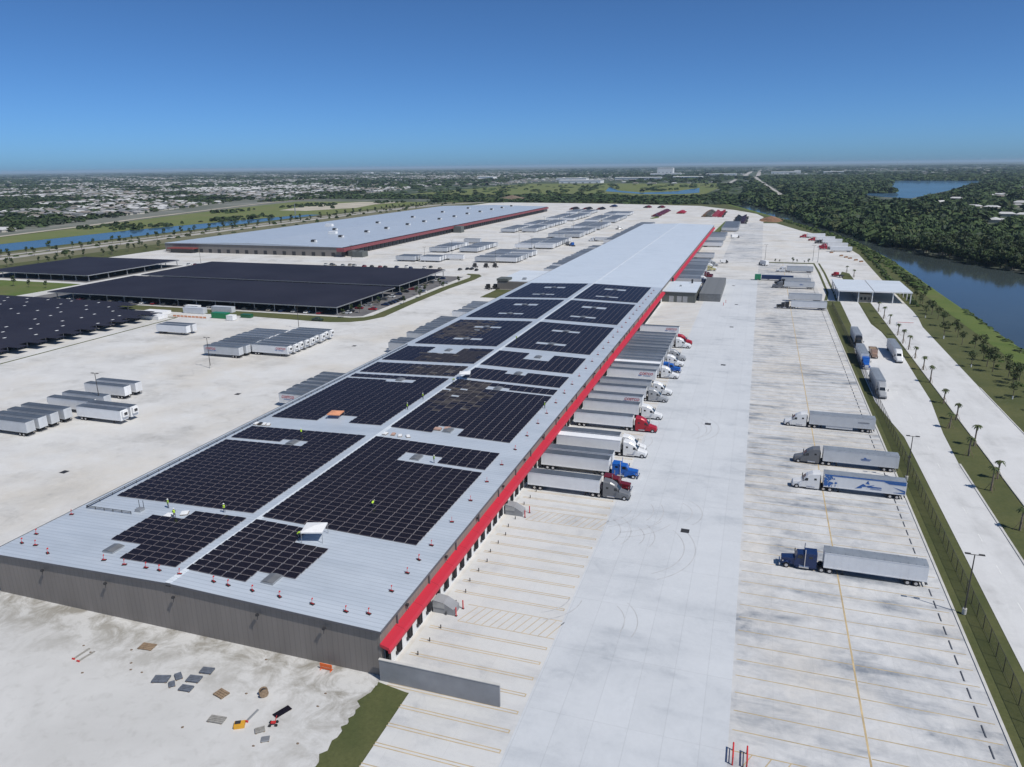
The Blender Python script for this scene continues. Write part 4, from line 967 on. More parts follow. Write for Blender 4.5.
# ---- farther trucks in the same row
o = semi('classic', BLACKP, 't_side', 't_roof_l', gap=1.0); at(o, 10.6, 378, PI, 'black semi truck with raised hood and a white trailer near the gatehouse', 'semi truck')
o = trailer('t_side_g', 't_roof_l'); at(o, 16.8, 400, PI, 'lone grey trailer parked behind the black semi truck', 'trailer')
o = semi('aero', GREY, 't_side_g', 't_roof_l'); at(o, 9.3, 442, PI, 'grey semi truck with pale trailer between the black and the green trucks', 'semi truck')
o = bobtail('classic', BLACKP); at(o, 10.5, 455, PI, 'dark truck tractor without trailer near the green container', 'truck tractor')
t = empty('container_truck'); b = MB(); b.box(-3.6,0,-1.25,1.25,.4,3.4); b.box(-3.5,-.1,-1.28,1.28,3.4,3.5); b.build('green_container', paint(.02,.22,.10), t)
b = MB(); b.box(-22,-3.8,-1.25,1.25,.9,1.3); b.box(-22,-3.9,-1.2,-.9,1.3,3.0); b.box(-22,-3.9,.9,1.2,1.3,3.0); b.box(-22,-3.9,-1.2,1.2,3.0,3.15); b.build('rack_body', paint(*NAVY), t)
for x in (-2,-8,-19,-20.4):
    for s in (-1,1): wheel(t, x, s*.95, True)
at(t, -.5, 470.5, PI, 'long dark blue car carrier truck with a green front box, parked crosswise', 'car carrier'); t.location.z = 0
o = trailer('t_side_g', 't_roof_l'); at(o, 14.5, 441+15, PI, 'pale trailer standing between the grey truck and the car carrier', 'trailer')
o = semi('aero', WHITE, 't_side_g', 't_roof_l'); at(o, 12.4, 510, PI, 'white semi truck with grey trailer closest to the grass border', 'semi truck')
for x, y, rz, lab in ((2.0,545,2.2,'white box truck turning beside the grass border corner'),(-18,742,.6,'white box truck driving across the far apron'),(-19.5,548,.3,'small white van with dark front on the truck lane')):
    t = empty('box_truck'); L = 6.5 if 'box' in lab else 3.6; b = MB(); b.box(-L-1.9,-1.9,-1.2,1.2,.9,3.6 if L > 4 else 2.5); b.build('cargo_box', M['white'], t)
    b = MB(); b.loft([ring(0,.9,.5,1.5), ring(-.6,1.0,.45,1.8), ring(-1.1,1.05,.45,2.4), ring(-1.85,1.05,.45,2.45)]); b.build('cab', M['dark'], t, fix=True)
    for xx in (-.9,-L-.4):
        for s in (-1,1): wheel(t, xx, s*.95)
    at(t, x, y, rz, lab, 'truck')
# ---- trucks on the exit road, noses towards the camera
at(semi('aero', SILVER, 't_side_g', 't_roof_l'), 38.9, 233.0, -PI/2, 'silver semi truck nearest the camera on the exit road', 'semi truck')
at(semi('classic', BLUE, 't_side', 't_roof_l'), 38.4, 267.5, -PI/2, 'blue semi truck second in line on the exit road', 'semi truck')
at(semi('aero', BLACKP, 't_side_g', 't_roof_l'), 39.6, 299, -PI/2, 'dark semi truck third in line on the exit road by the grass strip', 'semi truck')
at(semi('aero', WHITE, 't_side_g', 't_roof_l'), 50.4, 279.5, -PI/2, 'white semi truck with grey trailer on the right side of the exit road', 'semi truck')
t = empty('dump_truck'); b = MB(); b.loft([ring(0,.9,.6,1.7), ring(-1.6,1.0,.6,1.9), ring(-1.9,1.1,.6,2.7), ring(-3.1,1.1,.6,2.8)]); b.build('cab', paint(.30,.20,.15), t, fix=True)
b = MB(); b.add([(-3.4,-1.1,1.2),(-8.6,-1.1,1.2),(-8.6,1.1,1.2),(-3.4,1.1,1.2),(-3.2,-1.3,2.9),(-8.9,-1.3,2.6),(-8.9,1.3,2.6),(-3.2,1.3,2.9)], [(0,1,2,3),(0,4,5,1),(1,5,6,2),(2,6,7,3),(3,7,4,0)]); b.box(-8.6,-.4,-.5,.5,.7,1.1); b.build('tipper_body', paint(.45,.36,.30), t, fix=True)
b = MB(); b.box(-8.4,-3.5,-1.1,1.1,2.2,2.5); b.build('load', M['wood'], t)
for xx in (-.9,-6.2,-7.6):
    for s in (-1,1): wheel(t, xx, s*.95, xx < -2)
at(t, 43.0, 284, -PI/2, 'tan tipper truck between the lines of trucks on the exit road', 'dump truck')
# ---- trucks and trailers at the main docks (tails against the doors)
def dock_semi(y, kind, col, lab, side='t_side', roof='t_roof', x=-21.6, **k): at(semi(kind, col, side, roof, **k), x, y, 0, lab, 'semi truck')
def dock_trailer(y, lab, side='t_side', roof='t_roof', x=-28.1, cat='trailer', group=None, **k): at(trailer(side, roof, **k), x, y, 0, lab, cat, group)
dock_semi(142.9, 'aero', GREY, 'dark grey semi truck docked nearest the camera')
at(bobtail('classic', DKRED), -22.0, 146.9, 0, 'dark red truck tractor beside the nearest docked grey truck', 'truck tractor')
dock_semi(154.6, 'classic', BLUE, 'bright blue semi truck docked just beyond the dark red tractor')
dock_trailer(158.3, 'bare trailer docked between the bright blue truck and the white-roofed trailer')
dock_semi(167.4, 'aero', WHITE, 'white semi truck with a bright white trailer roof, first after the gap in the docks', 't_side', 't_roof_w')
dock_semi(171.0, 'aero', WHITE, 'white semi truck with a grey trailer roof right behind the white-roofed one', x=-22.4)
dock_semi(185.7, 'aero', RED, 'bright red aerodynamic semi truck docked between two gaps')
dock_semi(196.4, 'aero', WHITE, 'white semi truck docked right after the bright red one')
dock_trailer(203.9, 'white trailer with red lettering, nearest lettered one at the docks', brand=True)
dock_semi(212.6, 'aero', SILVER, 'silver white semi truck docked after the nearest lettered trailer', x=-22)
dock_semi(219.9, 'aero', WHITE, 'white semi truck docked second after the nearest lettered trailer', 't_side_g')
dock_trailer(232.2, 'white trailer with red lettering, middle one of three at the docks', brand=True)
dock_semi(238.9, 'aero', WHITE, 'white semi truck docked right after the middle lettered trailer')
dock_trailer(242.4, 'trailer with a bright white roof, farther of two at the docks', 't_side', 't_roof_w')
dock_semi(246.4, 'classic', BLUE, 'blue semi truck docked in the middle of the row behind white cabs')
dock_trailer(250.6, 'grey-roofed trailer docked right after the farther blue truck')
dock_semi(254.9, 'aero', WHITE, 'white semi truck docked second after the farther blue truck', 't_side_g')
dock_trailer(259.0, 'grey-roofed trailer docked between two white cabs', 't_side_g')
dock_semi(263.2, 'aero', SILVER, 'pale semi truck docked third after the farther blue truck', 't_side_g')
dock_trailer(268.6, 'grey-roofed trailer with a red mark at its tail at the docks', 't_side_g')
dock_trailer(273.6, 'trailer with a short white roof patch at the docks', 't_side_g')
dock_trailer(278.5, 'grey-roofed trailer docked one before the white truck near the farthest lettered trailer', 't_side_g')
dock_semi(282.9, 'aero', WHITE, 'white semi truck docked closest before the red one and the farthest lettered trailer')
dock_semi(288.8, 'aero', RED, 'red semi truck docked last before the farthest lettered trailer', 't_side_g')
dock_trailer(302.4, 'white trailer with red lettering, farthest lettered one at the docks', brand=True)

# ================================================================= YARD TRAILERS
SPEC = []                                  # x of the nose, y, heading, side, roof, reefer, brand, label, group
def row(x, y0, n, pitch, rz, label, side='t_side', roof='t_roof', reefer=False, brand0=False, skip=(), jit=.8, seed=0):
    r = random.Random(seed + int(abs(x)*7 + y0))
    for i in range(n):
        if i in skip: continue
        SPEC.append((x + r.uniform(-jit, jit), y0 + pitch*i, rz, side if r.random() < .5 else 't_side_g', roof if r.random() < (1.1 if y0 < 260 else .97 if x == -131.5 else .76) else ('t_roof_l' if r.random() < .8 else 't_roof_w'), reefer, brand0 and i == 0, label, i))
# individually visible ones on the left
for i, y in enumerate((135.6, 139.3, 143.0, 147.2)): SPEC.append((-197.2, y, PI, 't_side_g', 't_roof', False, False, 'grey trailer in the nearest left group of four side by side, %s from the camera' % nth(i), None))
SPEC.append((-164.6, 150.6, 0, 't_side', 't_roof', True, False, 'white refrigerated trailer, nearer of two facing right beside the lamp post', None))
SPEC.append((-164.6, 154.2, 0, 't_side', 't_roof', True, False, 'white refrigerated trailer, farther of two facing right beside the lamp post', None))
SPEC.append((-196.4, 155.0, PI, 't_side', 't_roof', True, False, 'white refrigerated trailer facing left in the middle group, nearer of two', None))
SPEC.append((-196.2, 160.0, PI, 't_side_g', 't_roof', True, False, 'grey trailer facing left in the middle group, farther of two', None))
SPEC.append((-198.2, 169.6, PI, 't_side', 't_roof', False, False, 'white box trailer standing apart behind the lamp post, nearer of two', None))
SPEC.append((-198.0, 173.8, PI, 't_side', 't_roof', False, False, 'white box trailer standing apart behind the lamp post, farther of two', None))
SPEC.append((-229.0, 249.4, 0, 't_side', 't_roof', True, False, 'white refrigerated trailer beside the left carports, nearer of two', None))
SPEC.append((-229.0, 253.2, 0, 't_side', 't_roof', True, False, 'white refrigerated trailer beside the left carports, farther of two', None))
row(-197, 222.4, 9, 3.75, PI, 'grey-roofed trailer in the left column of the block beside the carports, %s row back', brand0=True, jit=.5)
row(-164.8, 229.2, 9, 3.7, 0, 'white refrigerated trailer in the right column of the block beside the carports, %s row back', reefer=True, brand0=True, jit=.5)
row(-132.2, 177.6, 7, 3.75, PI, 'grey-roofed trailer docked on the far long side of the warehouse, %s of the nearest seven', brand0=True, jit=.3)
row(-131.5, 246.0, 26, 3.6, PI, 'grey-roofed trailer docked on the far long side of the warehouse beyond the first gap', jit=.9, skip=(3, 4, 15, 16, 17, 20))
row(-131.5, 462, 42, 3.6, PI, 'grey-roofed trailer docked along the far long side beyond the grey annex', jit=1.2, skip=(35,36))
row(-131.5, 662, 60, 3.6, PI, 'grey-roofed trailer docked at the far end of the long left side', jit=1.2, skip=(9,))
row(-30.6, 441, 15, 3.6, 0, 'grey-roofed trailer docked close behind the grey green annex', 't_side_g', jit=.4)
row(-30.8, 495, 13, 3.6, 0, 'grey-roofed trailer docked midway along the far dock', 't_side_g', jit=.4)
row(-30.5, 570, 2, 5.6, 0, 'red-trimmed white trailer docked by the gap in the far dock', jit=.2)
row(-29.5, 655, 4, 5.2, 0, 'white trailer docked alone near the far end of the dock', jit=.6)
row(-29.5, 705, 15, 3.7, 0, 'grey-roofed trailer docked at the far end of the dock', 't_side_g', jit=.6, skip=(3, 8))
row(-21.5, 812, 26, 3.7, 0, 'grey-roofed trailer parked past the far end of the warehouse', 't_side_g', jit=.8)
# the double blocks out in the yard
for xa, y0, n, sk in ((-198,512,16,(4,5)),(-198,607,16,(1,2,9)),(-197,704,21,(0,5,6)),(-198,806,20,(3,11)),(-205,905,26,(7,8)),(-206,1030,15,())): row(xa, y0, n, 3.6, PI, 'grey-roofed trailer in the nearer double line of parked trailers out in the yard', 't_side', jit=.6, skip=sk)
for xa, y0, n, sk in ((-166,514,5,()),(-166,536,9,(2,3)),(-165.5,610,19,(3,)),(-166,712,22,(8,9)),(-165.5,806,18,(4,10)),(-168,910,25,()),(-173,1040,12,())): row(xa, y0, n, 3.6, 0, 'grey-roofed trailer in the right line of the parked block out in the yard', 't_side', jit=.6, skip=sk)
for xa, y0, n, sk in ((-259,505,4,()),(-259.5,566,14,(2,)),(-259,642,2,()),(-263,757,16,(5,)),(-260,830,18,()),(-261,930,26,(9,10)),(-268,1060,18,())): row(xa, y0, n, 3.6, PI, 'grey-roofed trailer in the line of parked trailers nearest the far warehouse', 't_side', jit=.6, skip=sk)
for xa, y0, n, sk in ((-224,506,4,()),(-211,521,1,()),(-218,571,14,(5,)),(-226,764,16,(1,)),(-226,830,20,(4,)),(-225,930,28,()),(-232,1060,16,())): row(xa, y0, n, 3.6, 0, 'grey-roofed trailer in the second line of parked trailers from the far warehouse', 't_side', jit=.6, skip=sk)
# five red tractors with white trailers at the right edge, slanted
for i, (xn, yn, xt, yt) in enumerate(((35.5,756,59,759),(41.5,726,64,728),(45.5,703,68,705.5),(46.8,668,70,671),(54.5,640,72,640))):
    rz = math.atan2(yn-yt, xn-xt)
    if i < 4: at(semi('classic', RED if i != 2 else BLACKP, 't_side', 't_roof_w'), xn+(1 if i<4 else 0), yn, rz, ('%s semi truck with white trailer at the right yard edge, %s from the far end' % ('black' if i == 2 else 'red', nth(i))), 'semi truck')
    else: at(trailer('t_side', 't_roof_w'), xn, yn, rz+.0, 'white trailer at the camera end of the slanted row at the right yard edge', 'trailer')
at(bobtail('classic', RED), 47.5, 655, PI+.1, 'red truck tractor without trailer at the right yard edge', 'truck tractor')

SPEC.sort(key=lambda s: dist(s[0], s[1]))
fm_ = MB()
def far_mesh(side, roof):
    k = ('far', side, roof)
    if k in _tm: return _tm[k]
    b = MB(); b.box(-TL,0,-TW,TW,ZB,ZT,0,1); b.box(-TL+.2,-.6,-.5,.5,.85,ZB-.01,2); b.box(-TL+.8,-TL+3.6,-1.1,1.1,.3,.85,2)
    for y in (-.85,.85): b.box(-3.2,-3.0,y-.1,y+.1,.03,ZB-.01,2)
    for ax in (-TL+1.5,-TL+2.8):
        for s in (-1,1): b.tube((ax,s*.75,.51),(ax,s*1.2,.51),.5,n=8,mi=2)
    b.box(-TL-.05,-TL-.01,-TW+.05,TW-.05,ZB+.05,ZT-.1,0)
    _tm[k] = b.mesh('semi_trailer', [M[side], M[roof], M['dark']]); return _tm[k]
extra = []
n_ind = 0
for s in SPEC:
    x, y, rz, side, roof, reef, br, lab, i = s
    if i is not None and '%s' in lab: lab = lab % nth(i)
    if n_ind < 285:
        d = dist(x, y); n_ind += 1
        if d < 330: o = trailer(side, roof, reef, False, br); at(o, x, y, rz, lab, 'trailer')
        else:
            o = link('semi_trailer', far_mesh(side, roof)); at(o, x, y, rz, lab, 'trailer')
        o['group'] = lab.split(',')[0].replace('trailer', 'trailers', 1) if i is not None else 'parked trailers on the left'
    else: extra.append(s)
vs, fs, ms = [], [], []; off = 0
for s in extra:
    me = far_mesh(s[3], s[4]); mat = Matrix.Translation((s[0], s[1], 0)) @ Matrix.Rotation(s[2], 4, 'Z')
    P = [mat @ v.co for v in me.vertices]
    for p in me.polygons: fs.append(tuple(i + off for i in p.vertices)); ms.append(p.material_index + {'t_side':0,'t_side_g':3}[s[3]] if p.material_index == 0 else p.material_index)
    vs += P; off += len(P)
if extra:
    b = MB(); b.v = [tuple(v) for v in vs]; b.f = fs; b.m = ms
    tag(b.build('parked_trailers', [M['t_side'], M['t_roof'], M['dark'], M['t_side_g']]), 'farthest grey-roofed trailers packed in rows at the back of the yard', 'trailers', None, 'stuff')

# coloured tractor rows at the back of the yard
tg = {}
def mini_tractor(col):
    if col in tg: return tg[col]
    b = MB(); b.loft([ring(0,.95,.5,1.5), ring(-1.9,1.1,.5,1.9), ring(-2.6,1.2,.5,2.9), ring(-5.5,1.25,.5,3.7)], 0); b.box(-8.4,-5.5,-.5,.5,.65,1.0,1)
    for x in (-1.1,-6.4,-7.6):
        for s in (-1,1): b.tube((x,s*.8,.5),(x,s*1.25,.5),.5,n=8,mi=1)
    tg[col] = b.mesh('truck_tractor', [paint(*col), M['dark']]); return tg[col]
for x0, x1, y0, y1, cols, lab in ((-148,-132,1030,1160,(DKRED,(.10,.06,.10),DKRED),'dark red truck tractor parked in the block behind the far end of the docks'),(-122,-110,1100,1135,(RED,),'red truck tractor in the small group at the back of the yard'),(-82,-68,1035,1150,((.22,.12,.05),(.10,.09,.06)),'brown truck tractor in the block at the back of the yard'),(-62,-52,1030,1150,(RED,(.35,.05,.07)),'red truck tractor in the block at the back right of the yard'),(-30,-20,920,1040,((.06,.035,.06),BLACKP),'dark truck tractor at the back right beyond the far dock'),(-250,-238,1262,1282,(NAVY,),'blue truck tractor alone at the far left back of the yard'),(-190,-150,1240,1262,(BLACKP,DKRED),'dark truck in the sparse group at the far back of the yard'),(-300,-240,1180,1205,(DKRED,BLACKP),'dark truck beyond the red canopy of the far warehouse')):
    r = random.Random(int(-x0)); k = 0; y = y0
    while y < y1:
        x = x0
        while x < x1:
            o = link('truck_tractor', mini_tractor(cols[k % len(cols)])); at(o, x + r.uniform(-.6,.6) + 7, y, 0 if k % 2 else PI, lab, 'truck tractor', lab.replace('tractor','tractors').replace('dark truck ','dark trucks ')); k += 1; x += 11
        y += 4.6 if y1-y0 > 30 else 8
# tractors at the farther docks
for y, c, lab in ((447,NAVY,'purple blue'),(452,WHITE,'white and blue'),(471,DKRED,'dark maroon'),(477,(.10,.02,.03),'very dark red'),(505,(.55,.5,.25),'pale yellow'),(512,WHITE,'white'),(530,SILVER,'silver')):
    at(bobtail('aero' if c in (WHITE,SILVER) else 'classic', c), -25.2, y, 0, lab + ' truck cab among the trailers behind the annex', 'truck tractor')
# other vehicles in the yard
def car_mesh(col):
    k = ('car', col)
    if k in _tm: return _tm[k]
    b = MB(); b.loft([[(2.2,-.7,.35),(2.2,.7,.35),(2.2,.75,.62),(2.2,-.75,.62)],[(2.0,-.86,.22),(2.0,.86,.22),(2.0,.84,.74),(2.0,-.84,.74)],[(.9,-.9,.22),(.9,.9,.22),(.9,.86,.92),(.9,-.86,.92)],[(-1.6,-.9,.22),(-1.6,.9,.22),(-1.6,.86,.95),(-1.6,-.86,.95)],[(-2.2,-.8,.35),(-2.2,.8,.35),(-2.2,.8,.85),(-2.2,-.8,.85)]])
    body = b.mesh('body', paint(*col))
    b = MB(); b.loft([[(1.0,-.80,.9),(1.0,.80,.9),(1.0,.79,.93),(1.0,-.79,.93)],[(.2,-.74,.9),(.2,.74,.9),(.2,.64,1.42),(.2,-.64,1.42)],[(-1.2,-.74,.9),(-1.2,.74,.9),(-1.2,.64,1.45),(-1.2,-.64,1.45)],[(-1.9,-.78,.9),(-1.9,.78,.9),(-1.9,.74,.95),(-1.9,-.74,.95)]]); cabin = b.mesh('window', M['glass'])
    b = MB(); b.box(-1.15,.1,-.62,.62,1.44,1.475); roof_ = b.mesh('roof', paint(*col))
    b = MB()
    for x in (1.35,-1.35):
        for s in (-1,1): b.tube((x,s*.7,.33),(x,s*.92,.33),.33,n=10)
    wh_ = b.mesh('wheels', M['black'])
    bmh = bmesh.new(); bmh.from_mesh(body); bmesh.ops.recalc_face_normals(bmh, faces=bmh.faces); bmh.to_mesh(body); bmh.free()
    _tm[k] = (body, cabin, roof_, wh_); return _tm[k]
WH1 = MB(); WH1.tube((0,-.11,0),(0,.11,0),.33,n=10); WH1 = WH1.mesh('wheel', M['black'])
def car(x, y, rz, col, lab, group=None):
    t = empty('parked_car'); m = car_mesh(col); link('body', m[0], t); link('window', m[1], t); link('roof', m[2], t)
    for a in (1.35,-1.35):
        for s in (-1,1): link('wheel', WH1, t, (a, s*.8, .33))
    at(t, x, y, rz, lab, 'car', group)
    return t
CC = [(WHITE,'white'),(BLACKP,'black'),(SILVER,'silver'),((.09,.095,.10),'dark grey'),(NAVY,'navy'),((.25,.02,.03),'dark red'),((.30,.27,.22),'tan')]
rc = random.Random(12); kk = {}
for i, x in enumerate((-300,-296,-291,-285,-281,-277,-267,-261,-254,-250,-242,-236,-230,-221,-218,-208,-193,-189,-186,-181)):
    c, n = CC[(i*3+i//4) % 7] if i < 17 else CC[1]; kk[n] = kk.get(n, 0)
    car(x, 471 + rc.uniform(-3,5), PI/2+rc.uniform(-.1,.1), c, '%s car in the row behind the far carport, %s of its colour' % (n, nth(kk[n])), 'cars in the row behind the far carport'); kk[n] += 1
for x, lab in ((-402,0),(-396,1),(-393,2),(-390,3),(-378,4),(-373,5),(-360,6),(-352,7),(-343,8),(-332,9),(-322,10),(-312,11)):
    car(x, 447.5, PI/2, CC[(lab*5) % 7][0], '%s car at the far edge of the carports, %s from the left' % (CC[(lab*5) % 7][1], nth(lab)), 'cars along the far edge of the carports')
for i, (x, y, c, n) in enumerate(((-187.5,310,WHITE,'white'),(-180.2,322,(.42,.02,.03),'bright red'),(-180,335,NAVY,'navy'),(-179.6,338.6,BLACKP,'black'),(-179.5,342,NAVY,'second navy'),(-179.5,345.6,(.05,.055,.06),'charcoal'),(-179.3,352,BLACKP,'second black'),(-179,378,WHITE,'second white'),(-179,410,SILVER,'silver'))):
    car(x, y, PI, c, '%s car parked along the green verge beside the carports' % n, 'cars parked beside the carport verge')
for i in range(14):
    c, n = CC[(i*4+1) % 7]; car(-188.2, 314+8.7*i, PI, c, '%s car half under the right end of the carports, %s from the camera' % (n, nth(i)), 'cars under the carport edge')
for i in range(24):
    c, n = CC[(i*5+2) % 7]; car(-366+7.2*i, 306.2, PI/2, c, '%s car parked under the front edge of the carport, %s from the left' % (n, nth(i)), 'cars under the front edge of the carport')
for x, y, lab in ((-148,399,'dark yard tractor, left of the group near the side annex'),(-144,400.5,'dark yard tractor, middle of the group near the side annex'),(-141.5,408,'black pickup near the side annex porch'),(-190,487,'dark yard tractor, left of three in the open yard'),(-182,488,'dark yard tractor, middle of three in the open yard'),(-176,490,'dark yard tractor, right of three in the open yard')):
    t = empty('yard_tractor'); b = MB(); b.loft([ring(0,1.0,.5,1.6), ring(-1.2,1.1,.5,1.8), ring(-1.4,1.1,.5,2.9), ring(-2.9,1.1,.5,3.0)]); b.build('cab', paint(*BLACKP), t, fix=True); b = MB(); b.box(-5.4,-2.9,-.5,.5,.6,1.0); b.build('frame', M['dark'], t)
    for xx in (-.8,-4.6):
        for s in (-1,1): wheel(t, xx, s*.9)
    at(t, x, y, 2.4, lab, 'yard tractor')
at(bobtail('classic', BLUE), -158, 642, 2.2, 'bright blue truck tractor alone in the open yard', 'truck tractor')
at(semi('aero', WHITE, 't_side', 't_roof_w'), -151, 684, PI, 'white semi truck with white trailer crossing the yard along the docks', 'semi truck')
at(bobtail('aero', WHITE), -143, 822, .5, 'white truck tractor driving along the far docks', 'truck tractor')
at(bobtail('classic', GREY), -163, 648, 2.0, 'small grey truck tractor beyond the blue one', 'truck tractor')
t = empty('pickup'); b = MB(); b.loft([ring(0,.85,.4,1.1), ring(-1.5,.95,.4,1.25), ring(-2.1,.95,.4,1.9), ring(-3.6,.95,.4,1.9), ring(-3.7,.95,.4,1.2), ring(-5.4,.95,.4,1.2)]); b.build('body', paint(.03,.05,.03), t, fix=True)
b = MB(); b.box(-3.5,-2.0,-.97,.97,1.3,1.75); b.build('window', M['glass'], t)
for xx in (-1.0,-4.3):
    for s in (-1,1): link('wheel', TYRE, t, (xx, s*.85, .45))
at(t, -189, 290.5, 0, 'dark green pickup on the verge in front of the carport', 'pickup')
# containers and green skip beside the carport
def box_thing(name, x, y, rz, L, w, h, mat, lab, cat, z=0, ribs=True):
    t = empty(name, (x, y, z), rz); b = MB(); b.box(-L/2,L/2,-w/2,w/2,.12,h)
    if ribs:
        n = max(3, int(L/1.0))
        for i in range(n):
            for s in (-1,1): b.box(-L/2+.2+i*(L-.4)/n,-L/2+.35+i*(L-.4)/n,s*(w/2+.003),s*(w/2+.05),.2,h-.12)
    b.build('shell', mat, t); b = MB(); b.box(-L/2-.04,L/2+.04,-w/2-.06,w/2+.06,h+.003,h+.08); b.build('top', mat, t)
    b = MB(); b.box(-L/2+.1,L/2-.1,-w/2+.1,-w/2+.35,0,.118); b.box(-L/2+.1,L/2-.1,w/2-.35,w/2-.1,0,.118); b.build('skid', M['dark'], t)
    b = MB(); b.box(L/2+.01,L/2+.06,-w/2+.12,w/2-.12,.25,h-.15); b.build('door', mat, t)
    return tag(t, lab, cat)
box_thing('container', -241,284.5,0,8.5,3,2.6,paint(.01,.20,.075),'bright green waste container beside the white box in the left lot','container')
box_thing('container', -232.5,281.5,0,3.6,3,2.4,M['white'],'small white equipment box right of the green container','container')
box_thing('container', -262,291.5,0,12,3,2.8,M['t_side_g'],'pale grey site container left of the green container, front one','container')
box_thing('container', -250,297.5,0,12,3,2.8,M['t_side_g'],'pale grey site container behind the green container','container')
box_thing('container', -268,297,0,8,2.6,2.6,M['white'],'white site container leftmost of the group in the left lot','container')
box_thing('container', -229.5,288.8,0,5.5,2.4,1.6,paint(.02,.12,.05),'low dark green skip right of the bright green container','skip')
t = tag(empty('site_fence', (-256,281,0)), 'orange and white temporary fence in front of the grey site containers', 'fence'); b = MB()
for i in range(9): b.box(-266+i*2.2,-264.2+i*2.2,280.9,281.0,.2,1.0)
put(b, 'fence_panel', M['peach'], t); b = MB()
for i in range(10): b.box(-266.15+i*2.2,-266.02+i*2.2,280.85,281.05,0,1.15)
put(b, 'post', M['white'], t)
strip('site_pad', [[(-292,262),(-263,262),(-263,288),(-292,290)]], M['sidewalk'], 0.03)
for i, (x, y, L) in enumerate(((-285,276,12),(-272,275,11),(-279,284,13))): box_thing('covered_stack', x, y, 0, L, 6, 1.7, M['white'], 'low white wrapped stack at the corner of the left carports, %s' % ('left of three','right of three','back of three')[i], 'covered stack', ribs=False)
# equipment enclosures beside the annex
for i in range(18):
    box_thing('equipment_enclosure', -21.6,389.5+i*3.35,0,10.5,3.0,3.9,M['greyencl'],'dark grey equipment enclosure beside the annex, %s from the camera' % nth(i),'equipment enclosure')['group'] = 'equipment enclosures beside the annex'
# ================================================================= LAMP POSTS
lb = MB(); lb.tube((0,0,0),(0,0,1.0),.32,n=12); lbm = lb.mesh('base', M['sidewalk'])
def lamp_post(x, y, h, lab, rz=0, cam_=False):
    t = empty('lamp_post', (x, y, 0), rz); link('base', lbm, t); b = MB(); b.tube((0,0,1.0),(0,0,h),.13,.08,n=8); b.build('pole', M['post'], t)
    b = MB(); b.box(-1.1,1.1,-.04,.04,h-.08,h); b.build('cross_arm', M['post'], t)
    for s in (-1,1):
        b = MB(); b.box(s*.55,s*1.35,-.2,.2,h+.002,h+.12); b.build('lamp_head', M['post'], t)
    if cam_: b = MB(); b.box(-.25,.25,-.2,.2,h*.52,h*.52+.35); b.build('camera_box', M['post'], t)
    return tag(t, lab, 'lamp post', 'twin-headed lamp posts')
lamp_post(35.1,117,10.4,'twin-headed lamp post on the grass strip nearest the camera, behind the dark blue truck')
lamp_post(35.4,170.5,10.4,'twin-headed lamp post on the grass strip behind the blue-graphics truck', cam_=True)
lamp_post(-182.4,206.7,11.2,'twin-headed lamp post in the left yard in front of the double trailer block')
lamp_post(-182.2,158.9,11,'twin-headed lamp post among the nearest left trailers')
lamp_post(-190.8,274,11,'twin-headed lamp post behind the double trailer block')
for i, (x, y) in enumerate(((5.6,574),(38.3,575.6),(41.1,567),(-181,508),(-237,560),(-205,640),(-181,600),(-221,755),(-184,760),(-241,850),(-184,905),(-243,980),(-196,1040),(-395,452),(-298,505),(-236,505),(-181,690))):
    lamp_post(x, y, 11, 'twin-headed lamp post out in the yard, %s' % ('at the grass border left corner','at the grass border right corner','beside the right border corner','at the nearest yard trailer block','left of the nearest yard trailer block','behind the second trailer block','between the first two trailer blocks','at the third trailer line','right of the third trailer line','near the fourth trailer line','right of the fourth trailer line','near the fifth trailer line','at the last trailer line','left of the far carport','at the corner of the far warehouse','before the red docks','by the blue tractor')[i])
t = empty('parked_truck'); b = MB(); b.loft([ring(0,.9,.5,1.5), ring(-1.6,1.05,.5,1.8), ring(-2.0,1.1,.5,2.8), ring(-4.4,1.1,.5,2.9)]); b.build('cab', paint(*RED), t, fix=True); b = MB(); b.box(-9,-4.5,-1.2,1.2,.9,1.5); b.build('bed', M['dark'], t)
for xx in (-1.1,-7.4):
    for s in (-1,1): wheel(t, xx, s*.95)
at(t, 45.5, 499, 2.2, 'red flatbed truck parked beside the median behind the gatehouse', 'truck')

# ================================================================= FENCE, WHEEL STOPS, BOLLARDS, SMALL YARD THINGS
t = tag(empty('chain_link_fence', (36.9, 60, 0)), 'long black chain link fence along the grass strip right of the parking apron', 'fence')
fb_ = MB(); fb_.tube((0,0,-.1),(0,0,2.4),.055,n=6); fbm2 = fb_.mesh('post', M['post'])
for k in range(100): link('post', fbm2, t, (0, -12+3.45*k, 0))
b = MB(); b.add([(0,-14,0),(0,332,0),(0,332,2.3),(0,-14,2.3)], [(0,1,2,3)]); b.build('chain_mesh', M['chain'], t)
b = MB(); b.tube((0,-14,2.35),(0,332,2.35),.035,n=5); b.tube((0,-14,.1),(0,332,.1),.03,n=5); b.build('rail', M['post'], t)
st = MB(); st.add([(-.10,-1.1,0),(.10,-1.1,0),(.10,1.1,0),(-.10,1.1,0),(-.06,-1.05,.12),(.06,-1.05,.12),(.06,1.05,.12),(-.06,1.05,.12)], [(0,1,5,4),(1,2,6,5),(2,3,7,6),(3,0,4,7),(4,5,6,7)]); stm = st.mesh('wheel_stop', M['stop'])
for k in range(120):
    y = 82.4 + 3.6*k
    if y > 500: break
    tag(link('wheel_stop', stm, None, (31.35, y, .012)), 'dark wheel stop at the kerb end of a parking bay, %s from the camera' % nth(k) if k < 80 else 'dark wheel stop at the far end of the parking row', 'wheel stop', 'wheel stops along the right parking row')
bo = MB(); bo.tube((0,0,0),(0,0,.6),.09,n=8); bo.tube((0,0,.6),(0,0,.66),.09,.04,n=8); bom = bo.mesh('dock_bollard', M['dark'])
